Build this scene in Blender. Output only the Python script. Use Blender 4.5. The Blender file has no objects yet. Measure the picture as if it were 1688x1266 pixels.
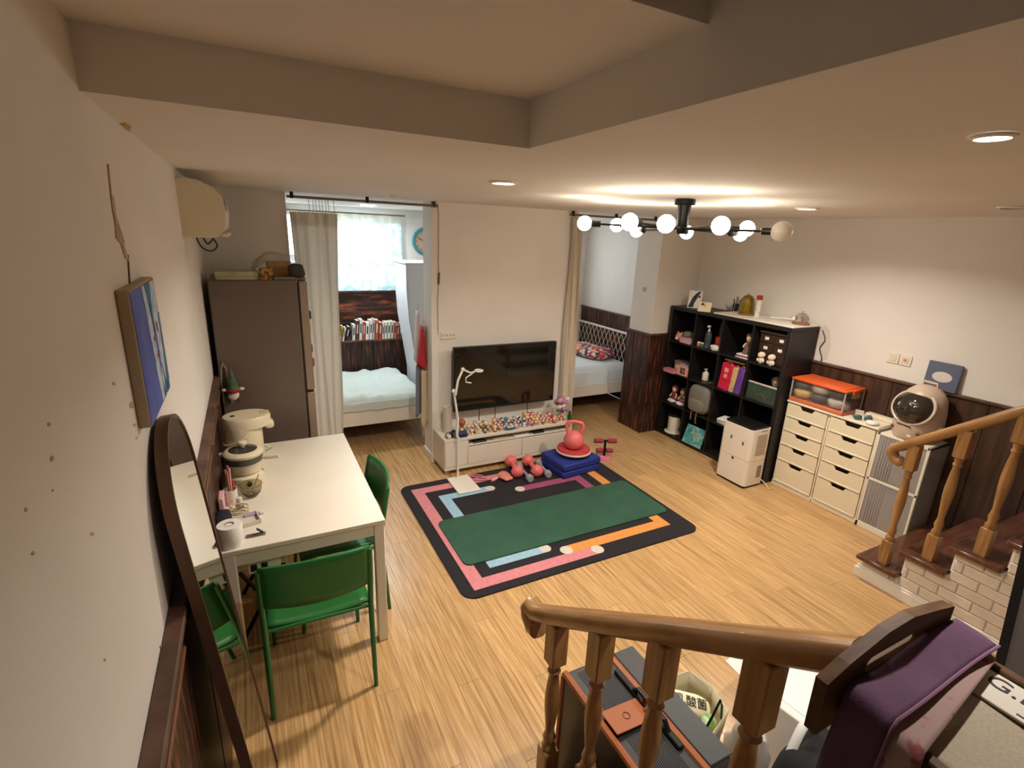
import bpy, math, random
from mathutils import Vector, Matrix, noise as mnoise
random.seed(7)
PI = math.pi
SC = bpy.context.scene
COL = SC.collection

# ------------------------------------------------------------------ camera, light, exposure
F = 834.5451                       # focal length in pixels of the 1688x1266 frame
CP = Vector((0.0, 0.0, 2.1383))
RW = Matrix(((0.8911012, -0.4521063, 0.03922426), (-0.09393011, -0.2683155, -0.9587408), (0.44397723, 0.85065074, -0.28156266)))
cam_d = bpy.data.cameras.new('camera'); cam_d.sensor_width = 36.0; cam_d.lens = F / 1688 * 36.0
cam_d.clip_start = 0.03
cam = bpy.data.objects.new('camera', cam_d); COL.objects.link(cam)
cam.matrix_world = Matrix.Translation(CP) @ Matrix((RW[0], -RW[1], -RW[2])).transposed().to_4x4()
SC.camera = cam
SC.view_settings.view_transform = 'Standard'; SC.view_settings.look = 'None'
SC.view_settings.gamma = 1.0; SC.view_settings.use_curve_mapping = False
SC.view_settings.exposure = 0.0
W = bpy.data.worlds.new('sky'); SC.world = W; W.use_nodes = True
W.node_tree.nodes['Background'].inputs[0].default_value = (0.72, 0.86, 1.0, 1)
W.node_tree.nodes['Background'].inputs[1].default_value = 1.2
def area_light(name, loc, rot, sx, sy, power, col, spread=180):
    d = bpy.data.lights.new(name, 'AREA'); d.shape = 'RECTANGLE'; d.size = sx; d.size_y = sy
    d.energy = power; d.color = col; d.spread = math.radians(spread)
    o = bpy.data.objects.new(name, d); COL.objects.link(o); o.location = loc; o.rotation_euler = rot
    return o
CEIL = 2.385
area_light('daylight_window', (0.94, 6.62, 1.87), (-PI / 2, 0, 0), 1.5, 0.9, 25, (0.85, 0.935, 1.0))
area_light('daylight_right_alcove_offscreen', (3.4, 6.62, 1.78), (-PI / 2, 0, 0), 1.25, 1.05, 24.3, (0.85, 0.935, 1.0))
BULB_L = 36.0
DOWN_W = 26.0

# a pixel of the photo -> the point where its ray meets a plane of the room
def ray(px, py):
    c = Vector(((px - 844) / F, (py - 633) / F, 1.0)); return RW.transposed() @ c
def atz(px, py, z): d = ray(px, py); return CP + d * ((z - CP.z) / d.z)
def aty(px, py, y): d = ray(px, py); return CP + d * ((y - CP.y) / d.y)
def atx(px, py, x): d = ray(px, py); return CP + d * ((x - CP.x) / d.x)
def depth(p): return (RW @ (Vector(p) - CP)).z
def pm(n, p): return n * depth(p) / F       # n pixels at p, in metres

# ------------------------------------------------------------------ materials
def lin(c):
    r = []
    for v in c:
        v /= 255.0
        r.append(v / 12.92 if v <= 0.04045 else ((v + 0.055) / 1.055) ** 2.4)
    return (r[0], r[1], r[2], 1.0)
MATS = {}
def mat(name, rgb, rough=0.5, metal=0.0, var=0.0, scale=8.0, bump=0.0, bscale=60.0, trans=0.0, emit=0.0, stretch=None,
        rgb2=None, coat=0.0, rand=0.0, ior=1.45, sub=0.0, lo=0.35, hi=0.65, alpha=1.0, spec=0.5, detail=5.0):
    if name in MATS: return MATS[name]
    m = bpy.data.materials.new(name); m.use_nodes = True; MATS[name] = m
    nt = m.node_tree; b = nt.nodes['Principled BSDF']; c = lin(rgb)
    b.inputs['Base Color'].default_value = c; b.inputs['Roughness'].default_value = rough
    b.inputs['Metallic'].default_value = metal; b.inputs['Transmission Weight'].default_value = trans
    b.inputs['IOR'].default_value = ior; b.inputs['Coat Weight'].default_value = coat
    b.inputs['Alpha'].default_value = alpha; b.inputs['Specular IOR Level'].default_value = spec
    if sub: b.inputs['Subsurface Weight'].default_value = sub
    if emit:
        b.inputs['Emission Color'].default_value = c; b.inputs['Emission Strength'].default_value = emit
    tc = nt.nodes.new('ShaderNodeTexCoord'); src = tc.outputs['Object']
    if stretch:
        mp = nt.nodes.new('ShaderNodeMapping'); mp.inputs['Scale'].default_value = stretch
        nt.links.new(src, mp.inputs[0]); src = mp.outputs[0]
    out = None
    if var or rgb2:
        n = nt.nodes.new('ShaderNodeTexNoise'); n.inputs['Scale'].default_value = scale; n.inputs['Detail'].default_value = detail
        nt.links.new(src, n.inputs[0])
        r = nt.nodes.new('ShaderNodeValToRGB'); r.color_ramp.elements[0].position = lo; r.color_ramp.elements[1].position = hi
        c2 = lin(rgb2) if rgb2 else tuple(min(1, v * (1 + var)) for v in c[:3]) + (1,)
        c1 = c if rgb2 else tuple(v * (1 - var) for v in c[:3]) + (1,)
        r.color_ramp.elements[0].color = c1; r.color_ramp.elements[1].color = c2
        nt.links.new(n.outputs[0], r.inputs[0]); out = r.outputs[0]
    if rand:
        oi = nt.nodes.new('ShaderNodeObjectInfo'); h = nt.nodes.new('ShaderNodeHueSaturation')
        mr = nt.nodes.new('ShaderNodeMapRange'); mr.inputs[3].default_value = 1 - rand; mr.inputs[4].default_value = 1 + rand
        nt.links.new(oi.outputs['Random'], mr.inputs[0]); nt.links.new(mr.outputs[0], h.inputs['Value'])
        h.inputs['Color'].default_value = c
        if out: nt.links.new(out, h.inputs['Color'])
        out = h.outputs[0]
    if out: nt.links.new(out, b.inputs['Base Color'])
    if bump:
        n2 = nt.nodes.new('ShaderNodeTexNoise'); n2.inputs['Scale'].default_value = bscale; n2.inputs['Detail'].default_value = 4
        nt.links.new(src, n2.inputs[0])
        bp_ = nt.nodes.new('ShaderNodeBump'); bp_.inputs['Strength'].default_value = bump; bp_.inputs['Distance'].default_value = 0.01
        nt.links.new(n2.outputs[0], bp_.inputs['Height']); nt.links.new(bp_.outputs[0], b.inputs['Normal'])
    return m
def sheer(name, rgb, tl=0.7, clear=0.2, rgb2=None):
    if name in MATS: return MATS[name]
    m = bpy.data.materials.new(name); m.use_nodes = True; MATS[name] = m; nt = m.node_tree
    nt.nodes.remove(nt.nodes['Principled BSDF']); o = nt.nodes['Material Output']
    d = nt.nodes.new('ShaderNodeBsdfDiffuse'); t = nt.nodes.new('ShaderNodeBsdfTranslucent'); x = nt.nodes.new('ShaderNodeBsdfTransparent')
    d.inputs[0].default_value = lin(rgb); t.inputs[0].default_value = lin(rgb)
    if rgb2:
        tc = nt.nodes.new('ShaderNodeTexCoord'); n = nt.nodes.new('ShaderNodeTexNoise'); n.inputs['Scale'].default_value = 14; n.inputs['Detail'].default_value = 6
        r = nt.nodes.new('ShaderNodeValToRGB'); r.color_ramp.elements[0].position = .42; r.color_ramp.elements[1].position = .6
        r.color_ramp.elements[0].color = lin(rgb2); r.color_ramp.elements[1].color = lin(rgb)
        nt.links.new(tc.outputs['Object'], n.inputs[0]); nt.links.new(n.outputs[0], r.inputs[0])
        for q in (d, t): nt.links.new(r.outputs[0], q.inputs[0])
    m1 = nt.nodes.new('ShaderNodeMixShader'); m1.inputs[0].default_value = tl
    nt.links.new(d.outputs[0], m1.inputs[1]); nt.links.new(t.outputs[0], m1.inputs[2])
    m2 = nt.nodes.new('ShaderNodeMixShader'); m2.inputs[0].default_value = clear
    nt.links.new(m1.outputs[0], m2.inputs[1]); nt.links.new(x.outputs[0], m2.inputs[2]); nt.links.new(m2.outputs[0], o.inputs[0])
    return m
def plain(rgb, rough=0.55, **k): return mat('plain_%d_%d_%d_%g' % (*rgb, rough), rgb, rough, **k)

M_WALL = mat('wall_paint', (228, 221, 212), 0.85, var=0.035, scale=1.6, bump=0.06, bscale=90)
M_CEIL = mat('ceiling_paint', (228, 221, 212), 0.85, var=0.03, scale=1.2, bump=0.04, bscale=70)
M_ALC = mat('alcove_paint', (228, 221, 212), 0.85, var=0.03, scale=2.0)
M_FLOOR = mat('oak_laminate', (182, 138, 86), 0.28, rgb2=(214, 176, 124), scale=5.0, stretch=(16, 0.9, 1), rand=0.09, bump=0.03, bscale=30, lo=0.3, hi=0.72)
nt = M_FLOOR.node_tree; bs = nt.nodes['Principled BSDF']; src = bs.inputs['Base Color'].links[0].from_socket
tcf = nt.nodes.new('ShaderNodeTexCoord'); mpf = nt.nodes.new('ShaderNodeMapping'); mpf.inputs['Scale'].default_value = (70, 1.6, 1); oif = nt.nodes.new('ShaderNodeObjectInfo')
addf = nt.nodes.new('ShaderNodeVectorMath'); addf.operation = 'ADD'; nt.links.new(tcf.outputs['Object'], addf.inputs[0]); nt.links.new(oif.outputs['Location'], addf.inputs[1]); nt.links.new(addf.outputs[0], mpf.inputs[0])
nzf = nt.nodes.new('ShaderNodeTexNoise'); nzf.inputs['Scale'].default_value = 1.0; nzf.inputs['Detail'].default_value = 6; nt.links.new(mpf.outputs[0], nzf.inputs[0])
rpf = nt.nodes.new('ShaderNodeValToRGB'); rpf.color_ramp.elements[0].position = 0.34; rpf.color_ramp.elements[1].position = 0.52
rpf.color_ramp.elements[0].color = (0.55, 0.50, 0.42, 1); rpf.color_ramp.elements[1].color = (1, 1, 1, 1); nt.links.new(nzf.outputs[0], rpf.inputs[0])
mxf = nt.nodes.new('ShaderNodeMix'); mxf.data_type = 'RGBA'; mxf.blend_type = 'MULTIPLY'; mxf.inputs[0].default_value = 0.75
nt.links.new(src, mxf.inputs[6]); nt.links.new(rpf.outputs[0], mxf.inputs[7]); nt.links.new(mxf.outputs[2], bs.inputs['Base Color'])
M_WOODRED = mat('flaking_redwood', (48, 27, 22), 0.42, rgb2=(136, 78, 54), scale=4.0, stretch=(9, 9, 1.1), rand=0.18, bump=0.25, bscale=14, lo=0.5, hi=0.74, detail=8)
M_WOODDK = mat('old_brown_wainscot', (50, 33, 25), 0.45, rgb2=(80, 54, 38), scale=3.0, stretch=(8, 8, 0.8), rand=0.12, bump=0.15, bscale=20)
M_WOODCAP = mat('worn_wood_cap', (68, 46, 36), 0.55, rgb2=(104, 74, 58), scale=6, bump=0.2, bscale=30)
M_RAIL = mat('varnished_oak_rail', (142, 100, 56), 0.28, rgb2=(172, 128, 78), scale=4, stretch=(18, 1.6, 1.6), coat=0.3)
M_BAL = mat('varnished_oak_baluster', (142, 100, 56), 0.33, rgb2=(172, 128, 78), scale=4, stretch=(14, 14, 1.2), coat=0.2)
M_TREAD = mat('dark_red_tread', (78, 46, 32), 0.3, rgb2=(104, 64, 44), scale=4, stretch=(1.5, 12, 12), coat=0.3)
M_BRICK = mat('white_foam_brick', (222, 208, 188), 0.7, var=0.03, scale=20, bump=0.35, bscale=26, rand=0.03)
M_WHITE = mat('white_paint', (232, 224, 210), 0.45)
M_WHITEP = mat('white_plastic', (228, 220, 202), 0.35)
M_CREAM = mat('cream_plastic', (222, 208, 178), 0.4)
M_BLACK = mat('black_paint', (20, 19, 19), 0.4)
M_BLACKM = mat('black_metal', (24, 23, 22), 0.35, metal=0.4)
M_SHELF = mat('black_brown_veneer', (27, 23, 22), 0.45, var=0.15, scale=20)
M_GREEN = mat('green_plastic', (38, 106, 48), 0.38)
M_FRIDGE = mat('taupe_fridge_steel', (108, 94, 84), 0.42, metal=0.3, var=0.03, scale=60)
M_FRIDGED = mat('taupe_fridge_door', (150, 130, 112), 0.36, metal=0.25)
M_CURT = sheer('linen_curtain', (226, 218, 204), 0.3, 0.0)
M_SHEER = sheer('sheer_curtain', (232, 240, 244), 0.42, 0.08, (168, 200, 206))
M_GLASS = mat('window_glass', (235, 245, 250), 0.05, trans=1.0, alpha=0.25)
M_CLEAR = mat('clear_glass', (240, 240, 236), 0.03, trans=1.0)
M_CLEARP = mat('clear_plastic', (235, 232, 228), 0.08, trans=0.95, alpha=0.45)
M_AMBER = mat('amber_glass', (196, 168, 60), 0.06, trans=0.85)
M_SMOKE = mat('smoky_glass', (206, 200, 168), 0.05, trans=0.95)
M_CHROME = mat('chrome', (200, 200, 200), 0.15, metal=1.0)
M_MIRROR = mat('mirror_silver', (235, 235, 232), 0.01, metal=1.0)
M_MFRAME = mat('bronze_mirror_frame', (104, 78, 62), 0.4, metal=0.45, var=0.06, scale=10)
M_SCREEN = mat('tv_screen', (16, 14, 13), 0.07, coat=0.4)
M_SHEET = mat('pale_sage_sheet', (212, 222, 216), 0.85, bump=0.15, bscale=14)
M_SHEETS = mat('mattress_side_sage', (172, 176, 164), 0.85, bump=0.15, bscale=20)
M_RUG = mat('charcoal_rug', (34, 30, 33), 0.95, var=0.12, scale=60, bump=0.2, bscale=300)
M_YOGA = mat('green_yoga_mat', (44, 82, 62), 0.85, var=0.1, scale=5, bump=0.1, bscale=200)
M_PINK = mat('coral_pink_vinyl', (226, 112, 112), 0.45)
M_BLUE = mat('royal_blue_foam', (32, 48, 128), 0.7, var=0.1, scale=12)
M_GREY = mat('grey_rubber', (146, 146, 150), 0.55)
M_BULB = mat('lit_bulb', (255, 243, 222), 0.3, emit=BULB_L)
M_BULBOFF = mat('frosted_bulb', (226, 216, 204), 0.25, alpha=0.6)
M_LED = mat('downlight_lens', (255, 246, 228), 0.3, emit=12.0)
M_LEDC = mat('downlight_lens_cool', (236, 246, 255), 0.3, emit=26.0)
M_PAPER = mat('white_paper', (236, 232, 224), 0.8)
M_KRAFT = mat('paper_bag', (206, 194, 160), 0.8, var=0.04, scale=12)
M_CANVASF = mat('linen_canvas', (158, 144, 124), 0.9, var=0.08, scale=220, bump=0.2, bscale=500)
M_PURPLE = mat('purple_velvet', (84, 54, 76), 0.9, var=0.1, scale=20, bump=0.1, bscale=200)
M_LEATHER = mat('tan_leather', (158, 88, 46), 0.45, bump=0.1, bscale=150)
M_SUIT = mat('graphite_suitcase', (44, 45, 48), 0.35, var=0.05, scale=40)
M_WALNUT = mat('walnut_board', (74, 50, 32), 0.55, rgb2=(98, 68, 42), scale=4, stretch=(2, 14, 14), spec=0.2)

# ------------------------------------------------------------------ mesh helper
class MB:
    def __init__(s, T=None): s.v = []; s.f = []; s.T = T or Matrix.Identity(4)
    def add(s, vs, fs):
        o = len(s.v); s.v += [tuple(s.T @ Vector(p)) for p in vs]; s.f += [tuple(i + o for i in f) for f in fs]; return s
    def box(s, a, b):
        x0, y0, z0 = a; x1, y1, z1 = b
        return s.add([(x0, y0, z0), (x1, y0, z0), (x1, y1, z0), (x0, y1, z0), (x0, y0, z1), (x1, y0, z1), (x1, y1, z1), (x0, y1, z1)],
                     [(3, 2, 1, 0), (4, 5, 6, 7), (0, 1, 5, 4), (1, 2, 6, 5), (2, 3, 7, 6), (3, 0, 4, 7)])
    def rbox(s, a, b, r):
        a = Vector(a); b = Vector(b); r = min(r, *(abs(b[i] - a[i]) / 2.01 for i in range(3)))
        vs = []; idx = {}
        for i in (0, 1):
            for j in (0, 1):
                for k in (0, 1):
                    p = Vector(((a, b)[i].x, (a, b)[j].y, (a, b)[k].z)); q = Vector((1 - 2 * i, 1 - 2 * j, 1 - 2 * k)) * r
                    for ax in range(3):
                        w = p.copy()
                        for m in range(3):
                            if m != ax: w[m] += q[m]
                        idx[i, j, k, ax] = len(vs); vs.append(w)
        fs = []
        for ax in range(3):
            u, w = [m for m in range(3) if m != ax]
            for side in (0, 1):
                loop = []
                for pu, pw in ((0, 0), (1, 0), (1, 1), (0, 1)):
                    k = [0, 0, 0]; k[ax] = side; k[u] = pu; k[w] = pw; loop.append(idx[k[0], k[1], k[2], ax])
                flip = (side == 0) ^ (ax == 1)
                fs.append(tuple(reversed(loop)) if flip else tuple(loop))
            for pu in (0, 1):
                for pw in (0, 1):
                    k0 = [0, 0, 0]; k0[u] = pu; k0[w] = pw; k1 = list(k0); k1[ax] = 1
                    q = [idx[(*k0, u)], idx[(*k1, u)], idx[(*k1, w)], idx[(*k0, w)]]
                    n = (vs[q[1]] - vs[q[0]]).cross(vs[q[2]] - vs[q[1]]); out = Vector((0, 0, 0)); out[u] = pu * 2 - 1; out[w] = pw * 2 - 1
                    fs.append(tuple(q) if n.dot(out) > 0 else tuple(reversed(q)))
        for i in (0, 1):
            for j in (0, 1):
                for k in (0, 1):
                    q = [idx[i, j, k, m] for m in range(3)]
                    n = (vs[q[1]] - vs[q[0]]).cross(vs[q[2]] - vs[q[0]]); out = Vector((2 * i - 1, 2 * j - 1, 2 * k - 1))
                    fs.append(tuple(q) if n.dot(out) > 0 else tuple(reversed(q)))
        return s.add(vs, fs)
    def lathe(s, prof, c=(0, 0, 0), n=16, axis='z'):
        vs = []; fs = []; m = len(prof)
        for r, h in prof:
            for i in range(n):
                a = 2 * PI * i / n; p = (r * math.cos(a), r * math.sin(a), h)
                if axis == 'x': p = (p[2], p[0], p[1])
                if axis == 'y': p = (p[1], p[2], p[0])
                vs.append((c[0] + p[0], c[1] + p[1], c[2] + p[2]))
        for k in range(m - 1):
            for i in range(n): fs.append((k * n + i, k * n + (i + 1) % n, (k + 1) * n + (i + 1) % n, (k + 1) * n + i))
        fs.append(tuple(reversed(range(n)))); fs.append(tuple((m - 1) * n + i for i in range(n)))
        return s.add(vs, fs)
    def tube(s, pts, r, n=8, closed=False):
        pts = [Vector(p) for p in pts]; R = r if isinstance(r, (list, tuple)) else [r] * len(pts)
        vs = []; fs = []; N = len(pts); up = None
        for i, p in enumerate(pts):
            t = (pts[(i + 1) % N] - pts[i - 1]) if closed else (pts[min(i + 1, N - 1)] - pts[max(i - 1, 0)])
            t.normalize()
            if up is None: up = Vector((0, 0, 1)) if abs(t.z) < 0.9 else Vector((1, 0, 0))
            up = (up - t * up.dot(t)); up.normalize(); w = t.cross(up)
            for k in range(n):
                a = 2 * PI * k / n; vs.append(p + (up * math.cos(a) + w * math.sin(a)) * R[i])
        for i in range(N if closed else N - 1):
            for k in range(n):
                j = (i + 1) % N; fs.append((i * n + k, i * n + (k + 1) % n, j * n + (k + 1) % n, j * n + k))
        if not closed: fs.append(tuple(reversed(range(n)))); fs.append(tuple((N - 1) * n + k for k in range(n)))
        return s.add(vs, fs)
    def ball(s, c, r, n=12, m=8, e=1.0, e2=1.0, nz=0.0, nf=3.0):
        r = r if isinstance(r, (tuple, list)) else (r, r, r); vs = []; fs = []
        pw = lambda v, k: math.copysign(abs(v) ** k, v)
        for j in range(m + 1):
            t = PI * j / m - PI / 2
            for i in range(n):
                a = 2 * PI * i / n
                d = Vector((pw(math.cos(t), e) * pw(math.cos(a), e2) * r[0], pw(math.cos(t), e) * pw(math.sin(a), e2) * r[1], pw(math.sin(t), e) * r[2]))
                if nz: d *= 1 + nz * mnoise.noise(Vector(c) + d * nf)
                vs.append(Vector(c) + d)
        for j in range(m):
            for i in range(n): fs.append((j * n + i, j * n + (i + 1) % n, (j + 1) * n + (i + 1) % n, (j + 1) * n + i))
        return s.add(vs, fs)
    def prism(s, poly, h0, h1, axis='z'):
        n = len(poly)
        def P(u, w, h): return {'z': (u, w, h), 'x': (h, u, w), 'y': (u, h, w)}[axis]
        vs = [P(u, w, h0) for u, w in poly] + [P(u, w, h1) for u, w in poly]
        ar = sum(poly[i][0] * poly[(i + 1) % n][1] - poly[(i + 1) % n][0] * poly[i][1] for i in range(n))
        fs = [tuple(reversed(range(n))), tuple(range(n, 2 * n))] + [(i, (i + 1) % n, n + (i + 1) % n, n + i) for i in range(n)]
        flip = (ar < 0) ^ (axis == 'y') ^ (h1 < h0)
        return s.add(vs, [tuple(reversed(f)) for f in fs] if flip else fs)
    def grid(s, fn, nu, nv):
        vs = [fn(i / nu, j / nv) for j in range(nv + 1) for i in range(nu + 1)]
        return s.add(vs, [(j * (nu + 1) + i, j * (nu + 1) + i + 1, (j + 1) * (nu + 1) + i + 1, (j + 1) * (nu + 1) + i) for j in range(nv) for i in range(nu)])
    def mesh(s, name, m, smooth=40):
        me = bpy.data.meshes.new(name); me.from_pydata(s.v, [], s.f); me.update()
        if m: me.materials.append(m)
        if smooth:
            me.polygons.foreach_set('use_smooth', [True] * len(me.polygons)); me.set_sharp_from_angle(angle=math.radians(smooth))
        return me
    def build(s, name, m, parent=None, smooth=40, label=None, solid=0):
        o = bpy.data.objects.new(name, s.mesh(name, m, smooth)); COL.objects.link(o); o.parent = parent
        if label: o['label'] = label
        if solid:
            md = o.modifiers.new('thickness', 'SOLIDIFY'); md.thickness = solid; md.offset = 0
        return o
def sm(pts, k=5):
    P_ = [Vector(p) for p in pts]; out = []
    for i in range(len(P_) - 1):
        p0, p1, p2, p3 = P_[max(i - 1, 0)], P_[i], P_[i + 1], P_[min(i + 2, len(P_) - 1)]
        for j in range(k):
            t = j / k; out.append(0.5 * (2 * p1 + (p2 - p0) * t + (2 * p0 - 5 * p1 + 4 * p2 - p3) * t * t + (3 * p1 - p0 - 3 * p2 + p3) * t ** 3))
    return out + [P_[-1]]
def tag(o, label, cat, group=None):
    o['label'] = label; o['category'] = cat
    if group: o['group'] = group
    return o
def thing(name, label, cat, loc=(0, 0, 0), rz=0.0, group=None, rot=None):
    o = bpy.data.objects.new(name, None); COL.objects.link(o); o.location = loc; o.empty_display_size = 0.05
    o.rotation_euler = rot if rot else (0, 0, rz); return tag(o, label, cat, group)
def struct(name, mb, m, smooth=0):
    o = mb.build(name, m, smooth=smooth); o['kind'] = 'structure'; return o
def inst(o, name, parent, loc, rot=(0, 0, 0), scale=(1, 1, 1)):
    c = bpy.data.objects.new(name, o); COL.objects.link(c); c.parent = parent; c.location = loc; c.rotation_euler = rot; c.scale = scale; return c
def one(mb, name, m, label, cat, group=None, loc=(0, 0, 0), rz=0, rot=None, smooth=40, solid=0):
    o = mb.build(name, m, smooth=smooth, solid=solid); o.location = loc; o.rotation_euler = rot if rot else (0, 0, rz)
    return tag(o, label, cat, group)
def text_part(txt, size, m, parent, mat4, name='lettering', ext=0.0006, align='CENTER'):
    cu = bpy.data.curves.new('txt', 'FONT'); cu.body = txt; cu.size = size; cu.extrude = ext; cu.align_x = align; cu.align_y = 'CENTER'
    t = bpy.data.objects.new('txt', cu); COL.objects.link(t); bpy.context.view_layer.update()
    me = bpy.data.meshes.new_from_object(t.evaluated_get(bpy.context.evaluated_depsgraph_get()))
    bpy.data.objects.remove(t); me.materials.clear(); me.materials.append(m)
    o = bpy.data.objects.new(name, me); COL.objects.link(o); o.parent = parent; o.matrix_local = mat4; return o
def copy_tree(o, parent=None):
    c = o.copy(); COL.objects.link(c); c.parent = parent
    for ch in o.children: copy_tree(ch, c)
    return c
def RT(x=0, y=0, z=0): return Matrix.Rotation(z, 4, 'Z') @ Matrix.Rotation(y, 4, 'Y') @ Matrix.Rotation(x, 4, 'X')
TR = Matrix.Translation

# ------------------------------------------------------------------ room shell
XL, XR, YB, YF = -0.27, 4.50, 6.40, -2.2
fl = struct('floor', MB().box((XL, YF, -0.14), (XR, YB, -0.012)), mat('subfloor', (120, 88, 52), 0.8))
full = MB().rbox((0, 0, -0.012), (0.1243, 1.2993, 0.0), 0.0008).mesh('floor_plank', M_FLOOR, 0)
nx = int((XR - XL) / 0.125) + 1
for i in range(nx):
    x = XL + i * 0.125; w = min(0.1243, XR - x - 0.0005); y = YF - (i * 0.47 % 1.3)
    if w < 0.02: continue
    while y < YB:
        a, b = max(y, YF), min(y + 1.2993, YB)
        if b - a > 0.05:
            if b - a > 1.29 and w > 0.123: o = inst(full, 'floor_plank', fl, (x, a, 0))
            else: o = inst(MB().rbox((0, 0, -0.012), (w, b - a, 0), 0.0008).mesh('floor_plank', M_FLOOR, 0), 'floor_plank', fl, (x, a, 0))
        y += 1.3
wl = struct('wall_left', MB().box((XL - 0.14, YF, 0), (XL, YB + 0.3, 4.6)), M_WALL)
wr = struct('wall_right', MB().box((XR, YF, 0), (XR + 0.14, YB + 0.3, 4.6)), M_WALL)
struct('wall_front', MB().box((XL, YF - 0.14, 0), (XR, YF, 4.6)), M_WALL)
struct('wall_back_left', MB().box((XL, 4.36, 0), (0.30, 4.52, CEIL)), M_WALL)
wc = struct('wall_center', MB().box((1.42, 4.32, 0), (2.90, 4.55, CEIL)), M_WALL)
struct('wall_partition', MB().box((3.885, 4.19, 0), (XR, 4.56, CEIL)), M_WALL)
struct('wall_divider', MB().box((2.40, 4.55, 0), (2.50, YB, CEIL)), M_ALC)
W1 = (0.15, 1.72, 1.42, 2.31); W2 = (2.75, 4.05, 1.25, 2.31)
b = MB()
for x0, x1, z0, z1 in ((XL, XR, 0, 1.25), (XL, W1[0], 1.25, CEIL), (W1[0], W1[1], 1.25, W1[2]), (W1[0], W1[1], W1[3], CEIL), (W1[1], W2[0], 1.25, CEIL), (W2[0], W2[1], W2[3], CEIL), (W2[1], XR, 1.25, CEIL)):
    b.box((x0, YB, z0), (x1, YB + 0.16, z1))
struct('wall_back', b, M_ALC)
TX, TY, TZ, TY0 = 0.771, 1.431, 2.512, 0.78     # recessed tray above the stairs
b = MB().box((XL, TY, CEIL), (TX, YB + 0.2, CEIL + 0.3)).box((TX, YF, CEIL), (XR, YB + 0.2, CEIL + 0.3))
b.box((XL, TY0, TZ), (TX, TY, CEIL + 0.3)).box((XL, TY0, CEIL + 0.3), (TX, TY0 + 0.12, 4.6)).box((TX, YF, CEIL + 0.3), (TX + 0.12, TY0 + 0.12, 4.6))
b.box((XL, YF, 4.6), (TX + 0.2, TY0 + 0.2, 4.7))
struct('ceiling', b, M_CEIL)
# windows
for k, Wn in enumerate((W1, W2)):
    x0, x1, z0, z1 = Wn; b = MB(); t = 0.045
    for a, c in (((x0, z0), (x1, z0 + t)), ((x0, z1 - t), (x1, z1)), ((x0, z0), (x0 + t, z1)), ((x1 - t, z0), (x1, z1)), (((x0 + x1) / 2 - t / 2, z0), ((x0 + x1) / 2 + t / 2, z1)), ((x0, z0 + 0.28), (x1, z0 + 0.28 + t))):
        b.box((a[0], YB + 0.06, a[1]), (c[0], YB + 0.11, c[1]))
    w = struct('window_%d' % (k + 1), b, M_WHITE)
    for p0, p1 in ((x0, (x0 + x1) / 2), ((x0 + x1) / 2, x1)):
        for q0, q1 in ((z0, z0 + 0.3), (z0 + 0.3, z1)):
            MB().box((p0 + 0.03, YB + 0.082, q0 + 0.03), (p1 - 0.03, YB + 0.088, q1 - 0.03)).build('pane', M_GLASS, w, 0)
    g = MB()
    for i in range(11):
        x = x0 + (x1 - x0) * (i + 0.5) / 11; g.tube([(x, YB + 0.14, z0), (x, YB + 0.14, z1)], 0.006, 6)
    g.build('security_bars', M_WHITE, w)

# wainscots: every board its own piece
def boards(parent, axis, fixed, depthv, u0, u1, z0, z1, wid, m, gap=0.003):
    n = max(1, round((u1 - u0) / wid)); w = (u1 - u0) / n
    for i in range(n):
        a, c = u0 + i * w + gap / 2, u0 + (i + 1) * w - gap / 2; d = depthv * random.uniform(0.85, 1.0)
        lo, hi = (fixed, fixed + d) if d > 0 else (fixed + d, fixed)
        mb = MB().rbox((lo, a, z0), (hi, c, z1), 0.002) if axis == 'y' else MB().rbox((a, lo, z0), (c, hi, z1), 0.002)
        mb.build('board', m, parent, 0)
WZ = 1.165
t1 = struct('trim_1', MB().rbox((XL, YF, WZ - 0.022), (XL + 0.042, 4.36, WZ), 0.004), M_WOODCAP)
boards(t1, 'y', XL, 0.024, -0.6, 4.35, 0.0, WZ - 0.022, 0.33, M_WOODRED, 0.006)
b = MB()
for y0 in [(-0.6 + 0.66 * i) for i in range(7)]:
    b.rbox((XL + 0.02, y0 + 0.05, WZ - 0.10), (XL + 0.034, y0 + 0.61, WZ - 0.085), 0.003)
b.build('moulding', mat('orange_moulding', (116, 74, 48), 0.5), t1)
t2 = struct('trim_2', MB().rbox((XR - 0.036, -1.6, WZ - 0.02), (XR, 4.19, WZ), 0.004).rbox((XR - 0.036, 4.56, WZ - 0.02), (XR, YB, WZ), 0.004), M_WOODCAP)
boards(t2, 'y', XR, -0.020, -1.6, 4.18, 0.0, WZ - 0.02, 0.30, M_WOODDK)
boards(t2, 'y', XR, -0.020, 4.57, YB, 0.0, WZ - 0.02, 0.13, M_WOODRED)
t3 = struct('trim_3', MB().rbox((3.858, 4.163, WZ - 0.024), (XR, 4.585, WZ - 0.006), 0.003), M_WOODCAP)
boards(t3, 'y', 3.885, -0.022, 4.168, 4.57, 0.0, WZ - 0.024, 0.135, M_WOODRED, 0.002)
boards(t3, 'x', 4.19, -0.022, 3.864, 4.47, 0.0, WZ - 0.024, 0.15, M_WOODRED, 0.002)
t4 = struct('trim_4', MB().rbox((XL, 6.12, 0.835), (2.40, YB, 0.862), 0.004).rbox((XL, YB - 0.03, 1.395), (2.40, YB, 1.42), 0.004), M_WOODCAP)
boards(t4, 'x', 6.14, 0.02, XL + 0.01, 2.39, 0.0, 0.835, 0.14, M_WOODRED)
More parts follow.
